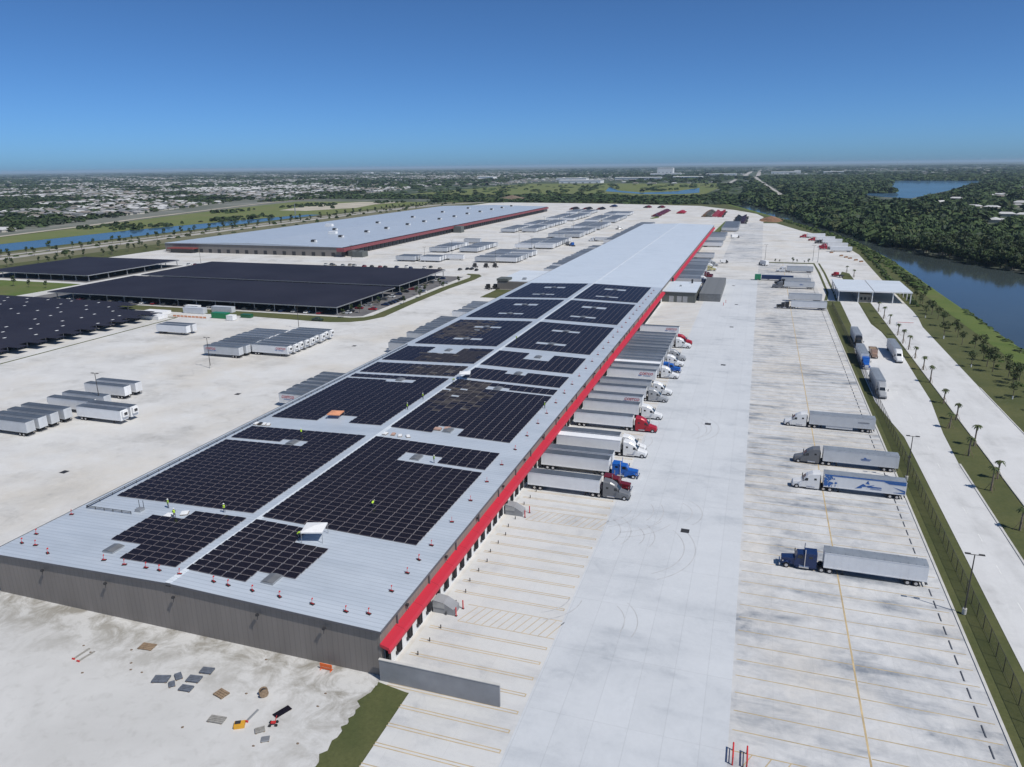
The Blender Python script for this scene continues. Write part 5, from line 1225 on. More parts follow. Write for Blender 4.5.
for k in range(19):
    y = 82.2+3.45*k
    tag(link('dock_bollard', bom, None, (-42.3+.3*(k%3), y, .02)), 'dark bollard on the dock court between two dock doors, %s from the camera' % nth(k), 'bollard', 'dark bollards along the docks')
    if y > 144: break
for yy, lab in ((93.8,'grey metal stair housing with sloped roof at the dock doors, nearer of two'),(129.6,'grey metal stair housing with sloped roof at the dock doors, farther of two')):
    t = tag(empty('stair_housing', (-44.5, yy, 0)), lab, 'stair'); y0, y1 = yy-1.1, yy+1.1
    b = MB(); b.add([(-44.6,y0,0),(-41.0,y0,0),(-41.0,y0,1.0),(-42.8,y0,1.95),(-44.6,y0,2.2),(-44.6,y1,0),(-41.0,y1,0),(-41.0,y1,1.0),(-42.8,y1,1.95),(-44.6,y1,2.2)], [(0,1,2,3,4),(9,8,7,6,5),(1,6,7,2),(2,7,8,3),(3,8,9,4)]); put(b, 'housing', M['greyconc'], t)
    b = MB(); b.box(-44.6,-42.6,y0-.08,y0-.02,1.0,1.9); put(b, 'side_panel', M['steel'], t)
def guard(x, y, lab):
    t = tag(empty('guard_rail', (x, y, 0)), lab, 'guard rail'); b = MB()
    b.tube((0,0,0),(0,0,1.1),.09,n=8); b.tube((0,2.4,0),(0,2.4,1.1),.09,n=8); b.build('post', M['redpaint'], t)
    b = MB(); b.tube((0,-.05,1.1),(0,2.45,1.1),.10,n=8); b.tube((0,0,.6),(0,2.4,.6),.06,n=8); b.build('rail', M['redpaint'], t)
guard(1.9,74.7,'red pipe guard rail at the lane edge near the bottom, left of two'); guard(3.5,74.6,'red pipe guard rail at the lane edge near the bottom, right of two')
for i, (x, y, lab) in enumerate(((-40.7,92.8,'red bollard at the foot of the nearer stair housing, nearer of two'),(-40.4,95.0,'red bollard at the foot of the nearer stair housing, farther of two'),(-40.4,128.4,'red bollard at the foot of the farther stair housing, nearer of two'),(-40.1,130.6,'red bollard at the foot of the farther stair housing, farther of two'),(-14.2,378,'red bollard beside the equipment enclosures, nearer of two'),(-13.4,386,'red bollard beside the equipment enclosures, farther of two'))):
    t = empty('red_bollard', (x, y, 0)); b = MB(); b.tube((0,0,0),(0,0,1.5),.11,n=8); b.tube((0,0,1.5),(0,0,1.58),.11,.04,n=8); b.build('post', M['redpaint'], t); b = MB(); b.box(-.2,.2,-.2,.2,0,.05); b.build('foot', M['dark'], t); tag(t, lab, 'bollard')
gr_ = MB()
for k in range(5): gr_.box(-.65,.65,-.65+k*.28,-.5+k*.28,.028,.05)
gr_.box(-.8,.8,-.8,.8,.022,.03); grm = gr_.mesh('drain_grate', M['dark'])
for x, y, lab in ((-151.3,119,'dark drain grate in the left yard nearest the camera'),(-9.2,196,'dark drain grate in the truck lane, second from the camera'),(-9.1,132,'dark drain grate in the truck lane nearest the camera'),(-152.3,183,'dark drain grate in the left yard beside the docked trailers'),(-149.8,251,'dark drain grate in the left yard farthest of three'),(-8.4,260.7,'dark drain grate in the truck lane, third from the camera'),(-8.2,326.7,'dark drain grate in the truck lane, fourth from the camera'),(-8.1,382.5,'dark drain grate in the truck lane near the annex'),(-11.8,444,'dark drain grate in the truck lane beyond the annex')):
    tag(link('drain_grate', grm, None, (x, y, 0)), lab, 'drain grate')
for i, (x, y) in enumerate(((60.3,610),(62.7,600.5),(64.8,594),(67.7,584),(70.3,575.6),(54.9,630))):
    t = empty('jersey_barrier', (x, y, 0), .6); b = MB(); b.add([(-1.5,-.4,0),(1.5,-.4,0),(1.5,.4,0),(-1.5,.4,0),(-1.5,-.12,1),(1.5,-.12,1),(1.5,.12,1),(-1.5,.12,1)], [(0,1,5,4),(1,2,6,5),(2,3,7,6),(3,0,4,7),(4,5,6,7)]); b.build('barrier', M['mulch'], t); b = MB(); b.box(-.3,.3,-.06,.06,1.0,1.12); b.build('hook', M['dark'], t); tag(t, 'brown barrier block at the right yard edge, %s from the gatehouse' % nth((4-i) if i < 5 else 5), 'barrier', 'barrier blocks at the right yard edge')
# things lying on the sandy ground
def flat(name, x, y, rz, w, l, h, mat, lab, cat, tilt=0):
    t = empty(name, (x, y, .02), rz); n = 4
    b = MB()
    for k in range(n): b.box(-w/2, w/2, -l/2+k*l/n+.03, -l/2+(k+1)*l/n-.02, h*.35, h)
    b.build('board', mat, t); b = MB()
    for s in (-.4,.4): b.box(s*w-.08,s*w+.08,-l/2,l/2,0,h*.35-.003)
    b.build('bearer', M['wood'], t); return tag(t, lab, cat)
for i, (x, y, rz, w, l) in enumerate(((-74.1,66.5,.3,2.2,1.4),(-72.2,67.7,.9,.9,1.4),(-71.9,66.1,.8,.8,1.1),(-69.7,67.9,.15,1.9,1.3),(-69.4,66.0,.1,1.8,1.1),(-69.2,69.9,.15,1.8,1.2))):
    flat('slab_stack', x, y, rz, w, l, .3, M['greyslab'], 'blue grey slab stack on the sand, %s of the cluster of six' % ('big leftmost one','small tilted upper one','small tilted lower one','middle right one','bottom right one','top right one')[i], 'slab stack')
flat('wood_sheet', -81.6,71.8,.1,2.3,1.5,.15,M['wood'],'brown plywood sheet on the sand close to the wall','wood sheet')
flat('wood_sheet', -64.1,66.6,-.25,1.8,1.4,.2,M['wood'],'brown plywood sheet on the sand right of the slab cluster','wood sheet')
flat('board_stack', -61.4,62.4,.1,2.2,1.2,.2,M['greypal'],'grey board stack on the sand beside the yellow box','board stack')
flat('dark_panel', -54.2,66.2,1.15,2.3,1.05,.1,M['panel'],'spare black solar panel lying on the sand','solar panel')
flat('board_stack', -54.9,62.5,.7,1.2,.9,.25,M['greypal'],'small grey board stack on the sand below the reel, left of two','board stack')
flat('board_stack', -53.3,61.4,.5,1.0,.9,.2,M['steel'],'small pale crate lid on the sand at the very bottom of the debris','board stack')
t = empty('yellow_box', (-57.9,62.4,.0), .5); b = MB(); b.box(-.65,.65,-.5,.5,0,.45); b.build('bin', M['yellowbox'], t); b = MB(); b.box(-.55,.15,-.1,.45,.452,.52); b.build('lid', M['dark'], t); tag(t, 'yellow orange plastic box with a dark lid on the sand', 'box')
t = empty('cable_reel', (-58.4,68.1,0), .8); b = MB()
for s in (-.35,.35): b.tube((0,s-.05,.6),(0,s+.05,.6),.6,n=18)
b.build('flange', M['wood'], t); b = MB(); b.tube((0,-.295,.6),(0,.295,.6),.42,n=14); b.build('cable', M['dark'], t); tag(t, 'brown wooden cable reel standing on the sand', 'cable reel')
t = empty('red_machine', (-53.9,63.9,0), .4); b = MB(); b.box(-.3,.3,-.16,.16,.3,.5); b.tube((.2,0,.45),(.5,.1,1.3),.05,n=6); b.build('body', M['redpaint'], t); b = MB()
for x in (-.4,.4):
    for y in (-.32,.32): b.tube((x,y-.06,.2),(x,y+.06,.2),.2,n=8)
b.build('wheel', M['black'], t); tag(t, 'small red wheeled machine on the sand near the black panel', 'machine')
for i, (x0,y0,x1,y1) in enumerate(((-89.9,66.3,-89.7,68.9),(-88.8,66.1,-88.4,68.6),(-57.7,63.3,-57.6,65.6))):
    t = empty('pipe_bundle', (x0, y0, 0)); b = MB()
    for k in range(3): b.tube((k*.12,0,.08),(x1-x0+k*.12,y1-y0,.08),.05,n=6)
    b.build('pipe', (M['greypal'] if i < 2 else M['steel']), t); b = MB(); b.box(-.08,.4,-.1,.05,0,.22); b.build('red_end_block', M['redpaint'], t)
    tag(t, ('long grey pipe bundle with red end on the left sand, left of two','long grey pipe bundle with red end on the left sand, right of two','thin steel pipe bundle beside the yellow box')[i], 'pipe bundle')
t = empty('orange_barrier', (-53.3,75.3,0)); b = MB(); b.box(-.95,.95,-.06,.06,.45,.95); b.box(-.95,.95,-.05,.05,.08,.32); b.build('rail', M['orange'], t); b = MB()
for x in (-.8,.8): b.box(x-.06,x+.06,-.35,.35,0,.07); b.box(x-.05,x+.05,-.045,.045,.071,1.0)
b.build('stand', M['orange'], t); tag(t, 'bright orange plastic barrier leaning space at the foot of the wall'.replace(' leaning space',''), 'barrier')
r = random.Random(3)
for k in range(14):
    x, y = r.uniform(-92,-46), r.uniform(60,75)
    b = MB(); rings = []
    for j in range(4): tt = j/3; rings.append([((.2*(1-tt)+.04)*math.cos(a)*r.uniform(.7,1.3), (.18*(1-tt)+.03)*math.sin(a)*r.uniform(.7,1.3), .14*tt-.02) for a in [2*math.pi*q/7 for q in range(7)]])
    b.loft(rings); o = b.build('rock', M['dirt'], None, loc=(x,y,0)); tag(o, 'small brown clod lying on the sandy ground below the wall', 'rock', 'small clods on the sandy ground')

# ================================================================= PEOPLE ON THE ROOF
def person_meshes(pose):
    """one continuous skinned body in work clothes; vest and hard hat are clothing meshes"""
    if pose == 'stand': P = dict(pel=(0,0,.95), spi=(0,.02,1.2), che=(.02,.02,1.42), nek=(.03,.02,1.54), hed=(.05,.02,1.70), ls=(0,.19,1.44), le=(.05,.27,1.17), lw=(.16,.25,.94), rs=(0,-.19,1.44), re=(.08,-.26,1.18), rw=(.24,-.2,1.02), lh=(0,.1,.92), lk=(.03,.12,.5), la=(0,.12,.08), lf=(.17,.14,.04), rh=(0,-.1,.92), rk=(.02,-.12,.5), ra=(-.03,-.12,.08), rf=(.14,-.14,.04))
    else: P = dict(pel=(-.1,0,.86), spi=(.08,0,1.02), che=(.28,0,1.12), nek=(.40,0,1.17), hed=(.53,0,1.22), ls=(.28,.19,1.12), le=(.36,.22,.85), lw=(.48,.18,.62), rs=(.28,-.19,1.12), re=(.38,-.22,.85), rw=(.5,-.16,.6), lh=(-.1,.1,.84), lk=(.06,.13,.47), la=(-.08,.13,.08), lf=(.09,.15,.04), rh=(-.1,-.1,.84), rk=(.08,-.13,.46), ra=(-.02,-.13,.08), rf=(.15,-.15,.04))
    Rd = dict(pel=.15,spi=.14,che=.16,nek=.06,hed=.105,ls=.07,le=.05,lw=.038,rs=.07,re=.05,rw=.038,lh=.1,lk=.065,la=.045,lf=.045,rh=.1,rk=.065,ra=.045,rf=.045)
    names = list(P); E_ = [('pel','spi'),('spi','che'),('che','nek'),('nek','hed'),('che','ls'),('ls','le'),('le','lw'),('che','rs'),('rs','re'),('re','rw'),('pel','lh'),('lh','lk'),('lk','la'),('la','lf'),('pel','rh'),('rh','rk'),('rk','ra'),('ra','rf')]
    me = bpy.data.meshes.new('person'); me.from_pydata([P[n] for n in names], [(names.index(a), names.index(b_)) for a, b_ in E_], [])
    o = bpy.data.objects.new('tmp', me); COL.objects.link(o); sk = o.modifiers.new('s','SKIN')
    for i, n in enumerate(names): me.skin_vertices[0].data[i].radius = (Rd[n], Rd[n])
    me.skin_vertices[0].data[0].use_root = True
    o.modifiers.new('u','SUBSURF').levels = 1
    out = bpy.data.meshes.new_from_object(o.evaluated_get(bpy.context.evaluated_depsgraph_get())); bpy.data.objects.remove(o); out.name = 'person'
    out.materials.clear()
    for m in (M['jeans'], M['skin']): out.materials.append(m)
    hd = Vector(P['hed'])
    for p in out.polygons:
        p.use_smooth = True; c = p.center
        p.material_index = 1 if (c - hd).length < .15 or (c - Vector(P['lw'])).length < .12 or (c - Vector(P['rw'])).length < .12 else 0
    ch, sp, pe = Vector(P['che']), Vector(P['spi']), Vector(P['pel'])
    v = MB(); rings = []
    ax = (ch - pe).normalized(); side = Vector((0,1,0)); fr = side.cross(ax)
    for q, (a_, b_) in ((pe+ax*.02,(.20,.16)),(sp,(.20,.16)),(ch,(.235,.175)),(ch+ax*.09,(.15,.11))):
        rings.append([tuple(q + side*(a_*math.cos(t_)) + fr*(b_*math.sin(t_))) for t_ in [2*math.pi*k/12 for k in range(12)]])
    v.loft(rings); vest = v.mesh('vest', M['vest'])
    h = MB(); up = (hd - Vector(P['nek'])).normalized(); rings = []
    s1 = up.orthogonal().normalized(); s2 = up.cross(s1)
    for z_, r_ in ((.03,.17),(.05,.135),(.10,.12),(.14,.075),(.155,.02)): rings.append([tuple(hd + up*z_ + s1*(r_*math.cos(t_)) + s2*(r_*math.sin(t_))) for t_ in [2*math.pi*k/10 for k in range(10)]])
    h.loft(rings); return out, vest, h.mesh('hard_hat', M['hat'])
PM = {p: person_meshes(p) for p in ('stand', 'bend')}
for x, y, rz, pose, lab in ((-100.2,97.9,.5,'stand','person in a lime vest standing behind the group by the notched array'),(-96.0,94.9,2.2,'stand','person in a lime vest standing in front of the group by the notched array'),(-88.4,98.9,-1.2,'stand','person in a lime vest on the walkway between the two left arrays'),(-69.9,94.6,.2,'bend','person in a lime vest bending beside the white tent'),(-63.7,109.0,1.4,'bend','person in a lime vest bending in the middle of the big right array'),(-61.6,131.9,.4,'stand','person in a lime vest beside the vent of the big right array'),(-98.3,138.2,2.6,'stand','person in a lime vest among the panels of the big left array'),(-82.2,161.5,1.0,'stand','person in a lime vest on the ridge walkway, nearer of two'),(-82.0,170.5,-2.0,'stand','person in a lime vest on the ridge walkway, farther of two'),(-49.4,174.8,.7,'stand','person in a lime vest at the right roof edge among the stanchions'),(-80.4,187.5,.2,'bend','person in a lime vest bending beside the tent at the ridge'),(-79.2,243,1.1,'stand','person in a lime vest far back on the ridge walkway')):
    t = empty('person', (x, y, roofz(x)+.02), rz); o = link('body', PM[pose][0], t); link('vest', PM[pose][1], t); link('hard_hat', PM[pose][2], t)
    tag(t, lab, 'person', 'workers on the warehouse roof')

# ================================================================= TREES AND PLANTS
def crown(seed, rx, rz, zc, nclump, nleaf, size, flat=1.0):
    r = random.Random(seed); b = MB()
    for c in range(nclump):
        while True:
            u = Vector((r.uniform(-1,1), r.uniform(-1,1), r.uniform(-1,1)))
            if .25 < u.length < 1: break
        cx, cy, cz = u.x*rx*.72, u.y*rx*.72, zc + u.z*rz*.72; cr = rx*r.uniform(.28,.5); mi = r.choice((0,0,1,2,0,3,4,2))
        for k in range(nleaf):
            d = Vector((r.gauss(0,1), r.gauss(0,1), r.gauss(0,1))).normalized(); q = cr*r.uniform(.55,1.0)
            p = Vector((cx, cy, cz)) + Vector((d.x*q, d.y*q, d.z*q*.8*flat)); s = size*r.uniform(.6,1.3)
            n = (d + Vector((r.uniform(-.6,.6), r.uniform(-.6,.6), r.uniform(-.2,.8)))).normalized(); a = n.orthogonal().normalized(); a = (a*math.cos(q*9+k) + n.cross(a)*math.sin(q*9+k)); e = n.cross(a)
            b.add([p-a*s-e*s*.6, p+a*s*.3-e*s*.8, p+a*s, p-a*s*.2+e*s*.8], [(0,1,2,3)], mi)
    return b
LEAF = [M['leaf1'], M['leaf2'], M['leaf3'], M['leaf4'], M['leaf5']]
def trunk_mesh(h, r, seed, mat, limbs=5):
    q = random.Random(seed); b = MB(); b.tube((0,0,-.2),(0,0,h*.5),r,r*.8,8); b.tube((0,0,h*.5),(q.uniform(-.3,.3),q.uniform(-.3,.3),h),r*.8,r*.35,8)
    for k in range(limbs):
        a = 2*math.pi*k/limbs+q.random(); z = h*q.uniform(.5,.85); L = h*q.uniform(.25,.45); b.tube((0,0,z),(L*math.cos(a)*.8,L*math.sin(a)*.8,z+L*.7),r*.4,r*.12,6)
    return b.mesh('trunk', mat)
# forest trees: five kinds
FT = []
for i, (rx, rz, zc, h) in enumerate(((4.6,4.0,6.4,6),(5.4,3.8,6.0,5.5),(3.6,5.0,7.2,7),(6.0,4.3,6.8,6),(4.2,3.2,5.0,5))):
    FT.append((crown(40+i, rx, rz, zc, 22, 26, .62).mesh('crown', LEAF), trunk_mesh(h, .25, i, M['trunk'])))
def far_bank_x(y):
    for (xa,ya),(xb,yb) in zip(FAR[:-1], FAR[1:]):
        if ya <= y <= yb: return xa + (xb-xa)*(y-ya)/(yb-ya)
    return -35 if y > 1480 else 140
LAKE = [(190,1890),(236,1700),(275,1640),(329,1795),(425,2073),(565,2540),(757,3100),(615,3140),(460,3180),(377,2670),(318,2077),(282,1900)]
RIVER = [(-409,2053),(-279,1856),(-181,1857),(-150,1948),(-181,2346),(-218,2049),(-293,1949),(-384,2110),(-440,2330),(-474,2442)]
def inside(poly, x, y):
    c = False; j = len(poly)-1
    for i in range(len(poly)):
        (xi,yi),(xj,yj) = poly[i], poly[j]
        if (yi > y) != (yj > y) and x < (xj-xi)*(y-yi)/(yj-yi)+xi: c = not c
        j = i
    return c
def near_road(x, y, w):
    for pts in ([(30,1560),(40,1760),(15,2400),(-12,3130),(-37,4057),(-57,4505)],[(-115,2650),(-120,3050),(-118,3560)],[(-30,4260),(-40,7900)],[(-80,4500),(-107,7280)]):
        for (xa,ya),(xb,yb) in zip(pts[:-1], pts[1:]):
            if min(ya,yb)-5 < y < max(ya,yb)+5 and abs(x-(xa+(xb-xa)*(y-ya)/(yb-ya))) < w: return True
    return False
RH = ((358,1622),(340,1585),(325,1285),(398,1424),(306,1307),(288,1444),(430,1750),(471,1797),(455,1775),(382,1500),(415,1560),(500,1900),(260,1010),(300,1120),(232,850),(247,880),(352,1180))
RH += tuple((random.Random(i*31+5).uniform(.27,.50)*yy, yy) for i, yy in enumerate(range(1040, 2400, 34)))
def by_house(x, y):
    if y < 880: return False
    return any(abs(x*q-hx) < 15 and abs(y*q-hy) < 20 for hx, hy in RH for q in (1, 1.03, 1.06, 1.09, 1.12))
rf_ = random.Random(21); pts = []
# dense wood on the right bank
y = 300.0
while y < 4200:
    step = 4.6 + y*.0034
    x = far_bank_x(y) + 2.5
    while x < 140 + y*.75:
        px, py = x + rf_.uniform(-.45,.45)*step, y + rf_.uniform(-.45,.45)*step
        if in_view(px, py, 5, 60) and not any(inside(LAKE, px*q_, py*q_) for q_ in (1, 1.05, 1.1, 1.14, 1.19)) and not near_road(px, py, 13 + y*.003):
            clear = math.sin(px*.021+1.3)*math.sin(py*.017+.4) + .5*math.sin(px*.05+py*.03)
            if (clear < .95 or px < far_bank_x(y) + 40) and not by_house(px, py): pts.append((px, py, step, 'r'))
        x += step
    y += step
# wood behind the yard, between it and the river
y = 1372.0
while y < 2750:
    step = 6 + (y-1300)*.004 + 3
    x = -1050.0
    while x < -30:
        px, py = x + rf_.uniform(-.45,.45)*step, y + rf_.uniform(-.45,.45)*step
        edge = 1412 if px < -240 else (1372 + (px+240)*-.38 if px > -240 else 1412)
        ok = py > max(edge, 1372 if px < -98 else 1318 if px < -60 else 1300) and in_view(px, py, 5, 60) and not any(inside(RIVER, px*q_, py*q_) for q_ in (1, 1.05, 1.1, 1.14)) and not (-1010 < px < -640 and py < 1560)
        if ok and px < far_bank_x(py) - 20 or (ok and py > 1480):
            dens = 1.0 if py < 1640 else .30 if py < 1760 else .04
            if px < -560: dens *= .55
            if rf_.random() < dens: pts.append((px, py, step, 'b'))
        x += step
    y += step
pts.sort(key=lambda p: dist(p[0], p[1]))
rt = random.Random(5)
k = 0
for px, py, st_, kind in pts[:230]:
    c, tr_ = FT[rt.randrange(5)]; s = rt.uniform(.75,1.25); t = empty('forest_tree', (px, py, -.7), rt.uniform(0,6.28)); t.scale = (s, s, s*rt.uniform(.85,1.15)); link('crown', c, t); link('trunk', tr_, t)
    edge_ = px < far_bank_x(py) + 11
    tag(t, 'dense green tree overhanging the far bank of the right canal' if edge_ else 'dense green tree in the wood just behind the bank trees of the right canal', 'tree', 'trees on the far bank of the right canal' if edge_ else 'trees in the wood beyond the right canal')
# the rest of the woods and town greenery as merged leaf clumps
def clump_template(seed, n):
    r = np.random.RandomState(seed); d = r.normal(size=(n,3)); d /= np.linalg.norm(d, axis=1)[:,None]; d[:,2] = np.abs(d[:,2])*.9-.15
    c = d*r.uniform(.7,1.05,size=(n,1)); nr = d + r.normal(size=(n,3))*.35 + np.array([0,0,.45]); nr /= np.linalg.norm(nr, axis=1)[:,None]
    a = np.cross(nr, r.normal(size=(n,3))); a /= np.linalg.norm(a, axis=1)[:,None]; e = np.cross(nr, a); s = r.uniform(.26,.46,size=(n,1))*(1.0 if n > 30 else 1.45)
    return np.stack([c-a*s-e*s, c+a*s-e*s*.7, c+a*s*.8+e*s, c-a*s*.9+e*s*.8], 1)           # n,4,3
TPL = {n: [clump_template(100*n+i, n) for i in range(6)] for n in (46, 20, 10)}
def clumps(name, items, label, mats=LEAF):
    V, MI = [], []; r = np.random.RandomState(len(items))
    for x, y, w_, h in items:
        d = math.hypot(x, y); n = 46 if d < 1000 else 20 if d < 2200 else 10
        t_ = TPL[n][r.randint(6)]; a = r.uniform(0, 6.28); ca, sa = math.cos(a), math.sin(a)
        P = t_.reshape(-1,3)*np.array([w_, w_, h]); Q = np.empty_like(P); Q[:,0] = ca*P[:,0]-sa*P[:,1]+x; Q[:,1] = sa*P[:,0]+ca*P[:,1]+y; Q[:,2] = P[:,2]+h*.55-.9
        V.append(Q); m_ = r.choice([0,0,1,2,2,3,4]) % len(mats); q = np.full(n, m_); f = r.rand(n) < .35; q[f] = r.randint(0,3,f.sum()); MI.append(q)
    V = np.concatenate(V); F = np.arange(len(V)).reshape(-1,4); return tag(np_mesh(name, V, F, mats, np.concatenate(MI)), label, 'trees', None, 'stuff')
rr = random.Random(77)
clumps('woodland', [(p[0], p[1], p[2]*.74*rr.choice((.6,.75,.9,1.1,1.4)), (5.4+rr.uniform(-2.4,3.4))*(1 if p[3]=='r' else .6)) for p in pts[230:]], 'dense dark green woodland behind the yard and beyond the right canal')
# ---------------- town: houses and scattered trees to the horizon
HP = [plain('pale house roof', (0.29,0.285,0.28), .8, var=.1), plain('tan house roof', (0.22,0.195,0.17), .8, var=.1), plain('white house roof', (0.52,0.52,0.51), .7, var=.05), plain('grey house roof', (0.15,0.155,0.16), .8, var=.1)]
HW = plain('cream house wall', (0.50,0.47,0.41), .85)
def house_mesh(i, L, w, mat):
    b = MB(); b.box(-L/2,L/2,-w/2,w/2,-.3,3.0,0); o_ = .7
    b.add([(-L/2-o_,-w/2-o_,2.95),(L/2+o_,-w/2-o_,2.95),(L/2+o_,w/2+o_,2.95),(-L/2-o_,w/2+o_,2.95),(-L/2+w*.35,0,5.2),(L/2-w*.35,0,5.2)], [(0,1,5,4),(1,2,5),(2,3,4,5),(3,0,4),(3,2,1,0)], 1)
    b.box(L*.12,L*.42,-w/2-4,-w/2+.1,-.3,2.7,0); b.add([(L*.06,-w/2-4.6,2.7),(L*.48,-w/2-4.6,2.7),(L*.48,-w/2+2,2.7),(L*.06,-w/2+2,2.7),(L*.27,-w/2-2.5,3.9),(L*.27,-w/2+3,3.9)], [(0,1,4),(1,2,5,4),(3,0,4,5)], 1)
    for x in (-L*.3,-L*.05): b.box(x-.8,x+.8,-w/2-.03,-w/2-.005,1,2.3,2)
    return b.mesh('house', [HW, mat, M['glass']])
HM = [house_mesh(i, 16+2*(i%3), 11+(i%2)*2, HP[i % 4]) for i in range(8)]
W2 = []                                   # houses
TR = []                                   # trees
rh = random.Random(31)
def block(x, y): return math.sin(x*.011+y*.004)*math.cos(y*.009-.7)+.35*math.sin(x*.03+1)
# left suburb beyond the canal road
y = 520.0
while y < 7000:
    sp = 17 + y*.006
    x = -820 - (y-520)*.35 if y < 1500 else -1010 - (y-1500)*.15
    x = min(x, -830)
    x1 = -y*1.62 - 260
    while x > x1:
        px, py = x + rh.uniform(-6,6), y + rh.uniform(-6,6)
        if in_view(px, py, 3, 40):
            b_ = block(px, py)
            if b_ > -.5 and not (1180 < py < 1520 and -1920 < px < -1530): 
                if rh.random() < (.72 if b_ > .1 else .5): W2.append((px, py, rh.choice((0,1.57,.3)), rh.randrange(8)))
                for _ in range(2):
                    if rh.random() < .62: TR.append((px+rh.uniform(-12,12), py+rh.uniform(-14,14), rh.uniform(2.6,4.6)+y*.0007, rh.uniform(2.4,4.6)))
            else:
                for _ in range(2): TR.append((px+rh.uniform(-9,9), py+rh.uniform(-9,9), rh.uniform(3.5,6)+y*.001, rh.uniform(3,5.5)))
        x -= sp
    y += sp*1.05
# bright white-roofed estates
for k in range(430):
    u, v = rh.random(), rh.random(); y = 2080 + 950*v; x = -1400 - (y-2000)*.35 - u*560 - v*120
    W2.append((x, y, rh.choice((0,1.57)), 2 if rh.random() < .8 else 0))
# right suburb among the trees
for x, y in RH: W2.append((x, y, rh.uniform(0,3), 2 if int(x+y) % 3 else 0))
for k in range(620):
    y = rh.uniform(1300,5200); x = rh.uniform(.24,.72)*y
    if not inside(LAKE, x, y) and in_view(x, y, 3, 30): W2.append((x, y, rh.uniform(0,3), rh.randrange(8)))
# town in the middle distance, straight ahead
for k in range(2600):
    y = rh.uniform(2700,9000); x = rh.uniform(-.72,.30)*y - 200
    if in_view(x, y, 3, 30) and block(x*.4, y*.4) > -.2 and not near_road(x, y, 30): W2.append((x, y, rh.choice((0,1.57)), rh.randrange(8)))
# scattered tree belts out to the horizon
for k in range(17000):
    y = 2300*math.exp(rh.uniform(0,1.95)); x = rh.uniform(-1.35,.78)*y
    if in_view(x, y, 5, 30) and not any(inside(LAKE, x*q_, y*q_) or inside(RIVER, x*q_, y*q_) for q_ in (1, 1.06, 1.13)) and not near_road(x, y, 22) and not (-900 < x < -130 and 1790 < y < 2900) and (block(x*.23, y*.23) + rh.uniform(-.55,.55)) < (.35 if x > -.25*y else -.25):
        s = 7 + y*.0026; TR.append((x, y, s*rh.uniform(.7,1.4), rh.uniform(4.5,8.5)))
for k in range(900):                      # rough ground beyond the left canal
    y = rh.uniform(700,1420); x = -rh.uniform(640,900)-(y-700)*.05
    if inside([(-790,600),(-700,720),(-690,900),(-650,1010),(-610,1250),(-640,1420),(-940,1420),(-905,1180),(-850,920)], x, y) and block(x*2, y*2) > .35: TR.append((x, y, rh.uniform(2,4), rh.uniform(1.6,3.2)))
W2 = [h for h in W2 if in_view(h[0], h[1], 3, 30) and not inside(LAKE, h[0], h[1]) and not inside(RIVER, h[0], h[1])]
W2.sort(key=lambda h: dist(h[0], h[1]))
for x, y, rz, i in W2[:270]:
    o = link('house', HM[i], None, (x, y, -.6)); o.rotation_euler.z = rz
    if x < 0: tag(o, 'small pale-roofed house among trees in the suburb beyond the left canal', 'house', 'houses in the suburb beyond the left canal')
    else: tag(o, 'pale-roofed house half hidden in the woods beyond the right canal', 'house', 'houses in the woods beyond the right canal')
vs, fs, ms = [], [], []; off = 0
b = MB()
for x, y, rz, i in W2[270:]:
    L, w_ = 17*(1+y*.00006), 12*(1+y*.00006); ca, sa = math.cos(rz), math.sin(rz); T = lambda X, Y, Z: (x+ca*X-sa*Y, y+sa*X+ca*Y, Z-.6)
    m_ = 1 + i % 4
    b.add([T(-L/2,-w_/2,0),T(L/2,-w_/2,0),T(L/2,w_/2,0),T(-L/2,w_/2,0),T(-L/2,-w_/2,3),T(L/2,-w_/2,3),T(L/2,w_/2,3),T(-L/2,w_/2,3)], [(0,1,5,4),(1,2,6,5),(2,3,7,6),(3,0,4,7)], 0)
    b.add([T(-L/2-.6,-w_/2-.6,2.95),T(L/2+.6,-w_/2-.6,2.95),T(L/2+.6,w_/2+.6,2.95),T(-L/2-.6,w_/2+.6,2.95),T(-L/4,0,5.2),T(L/4,0,5.2)], [(0,1,5,4),(1,2,5),(2,3,4,5),(3,0,4)], m_)
tag(b.build('far_houses', [HW]+HP), 'pale houses of the town spreading to the horizon', 'houses', None, 'stuff')
clumps('town_trees', TR, 'green trees between the houses and fields out to the horizon')
# large pale sheds on the skyline
def shed(x, y, L, w_, h, lab, mat=None, cat='warehouse', rz=0):
    t = empty('distant_shed', (x, y, -.8), rz); b = MB(); b.box(-L/2,L/2,-w_/2,w_/2,0,h); b.build('wall', mat or M['white'], t)
    b = MB(); b.add([(-L/2-1,-w_/2-1,h+.02),(L/2+1,-w_/2-1,h+.02),(L/2+1,w_/2+1,h+.02),(-L/2-1,w_/2+1,h+.02),(-L/2-1,0,h+2.4),(L/2+1,0,h+2.4)], [(0,1,5,4),(2,3,4,5),(1,2,5),(3,0,4)]); b.build('roof', HP[2], t)
    n = max(2, int(L/26))
    for i in range(n): b = MB(); b.box(-L/2+(i+.35)*L/n,-L/2+(i+.65)*L/n,-w_/2-.3,-w_/2-.03,.5,h*.45); b.build('loading_door', M['steel'], t)
    return tag(t, lab, cat)
shed(-645,5340,105,90,44,'tall square white building standing above the skyline near the centre')
shed(-560,3600,215,60,11,'long low grey and white shed in front of the tall white building', M['t_side_g'])
shed(-350,3800,140,60,10,'long pale shed right of the tall white building')
shed(-700,3020,170,70,11,'long white-roofed shed left of the river bend')
shed(-880,3600,150,60,10,'white shed far back to the left of the river bend')
shed(-590,4900,190,60,14,'pale long shed behind the low grey and white shed')
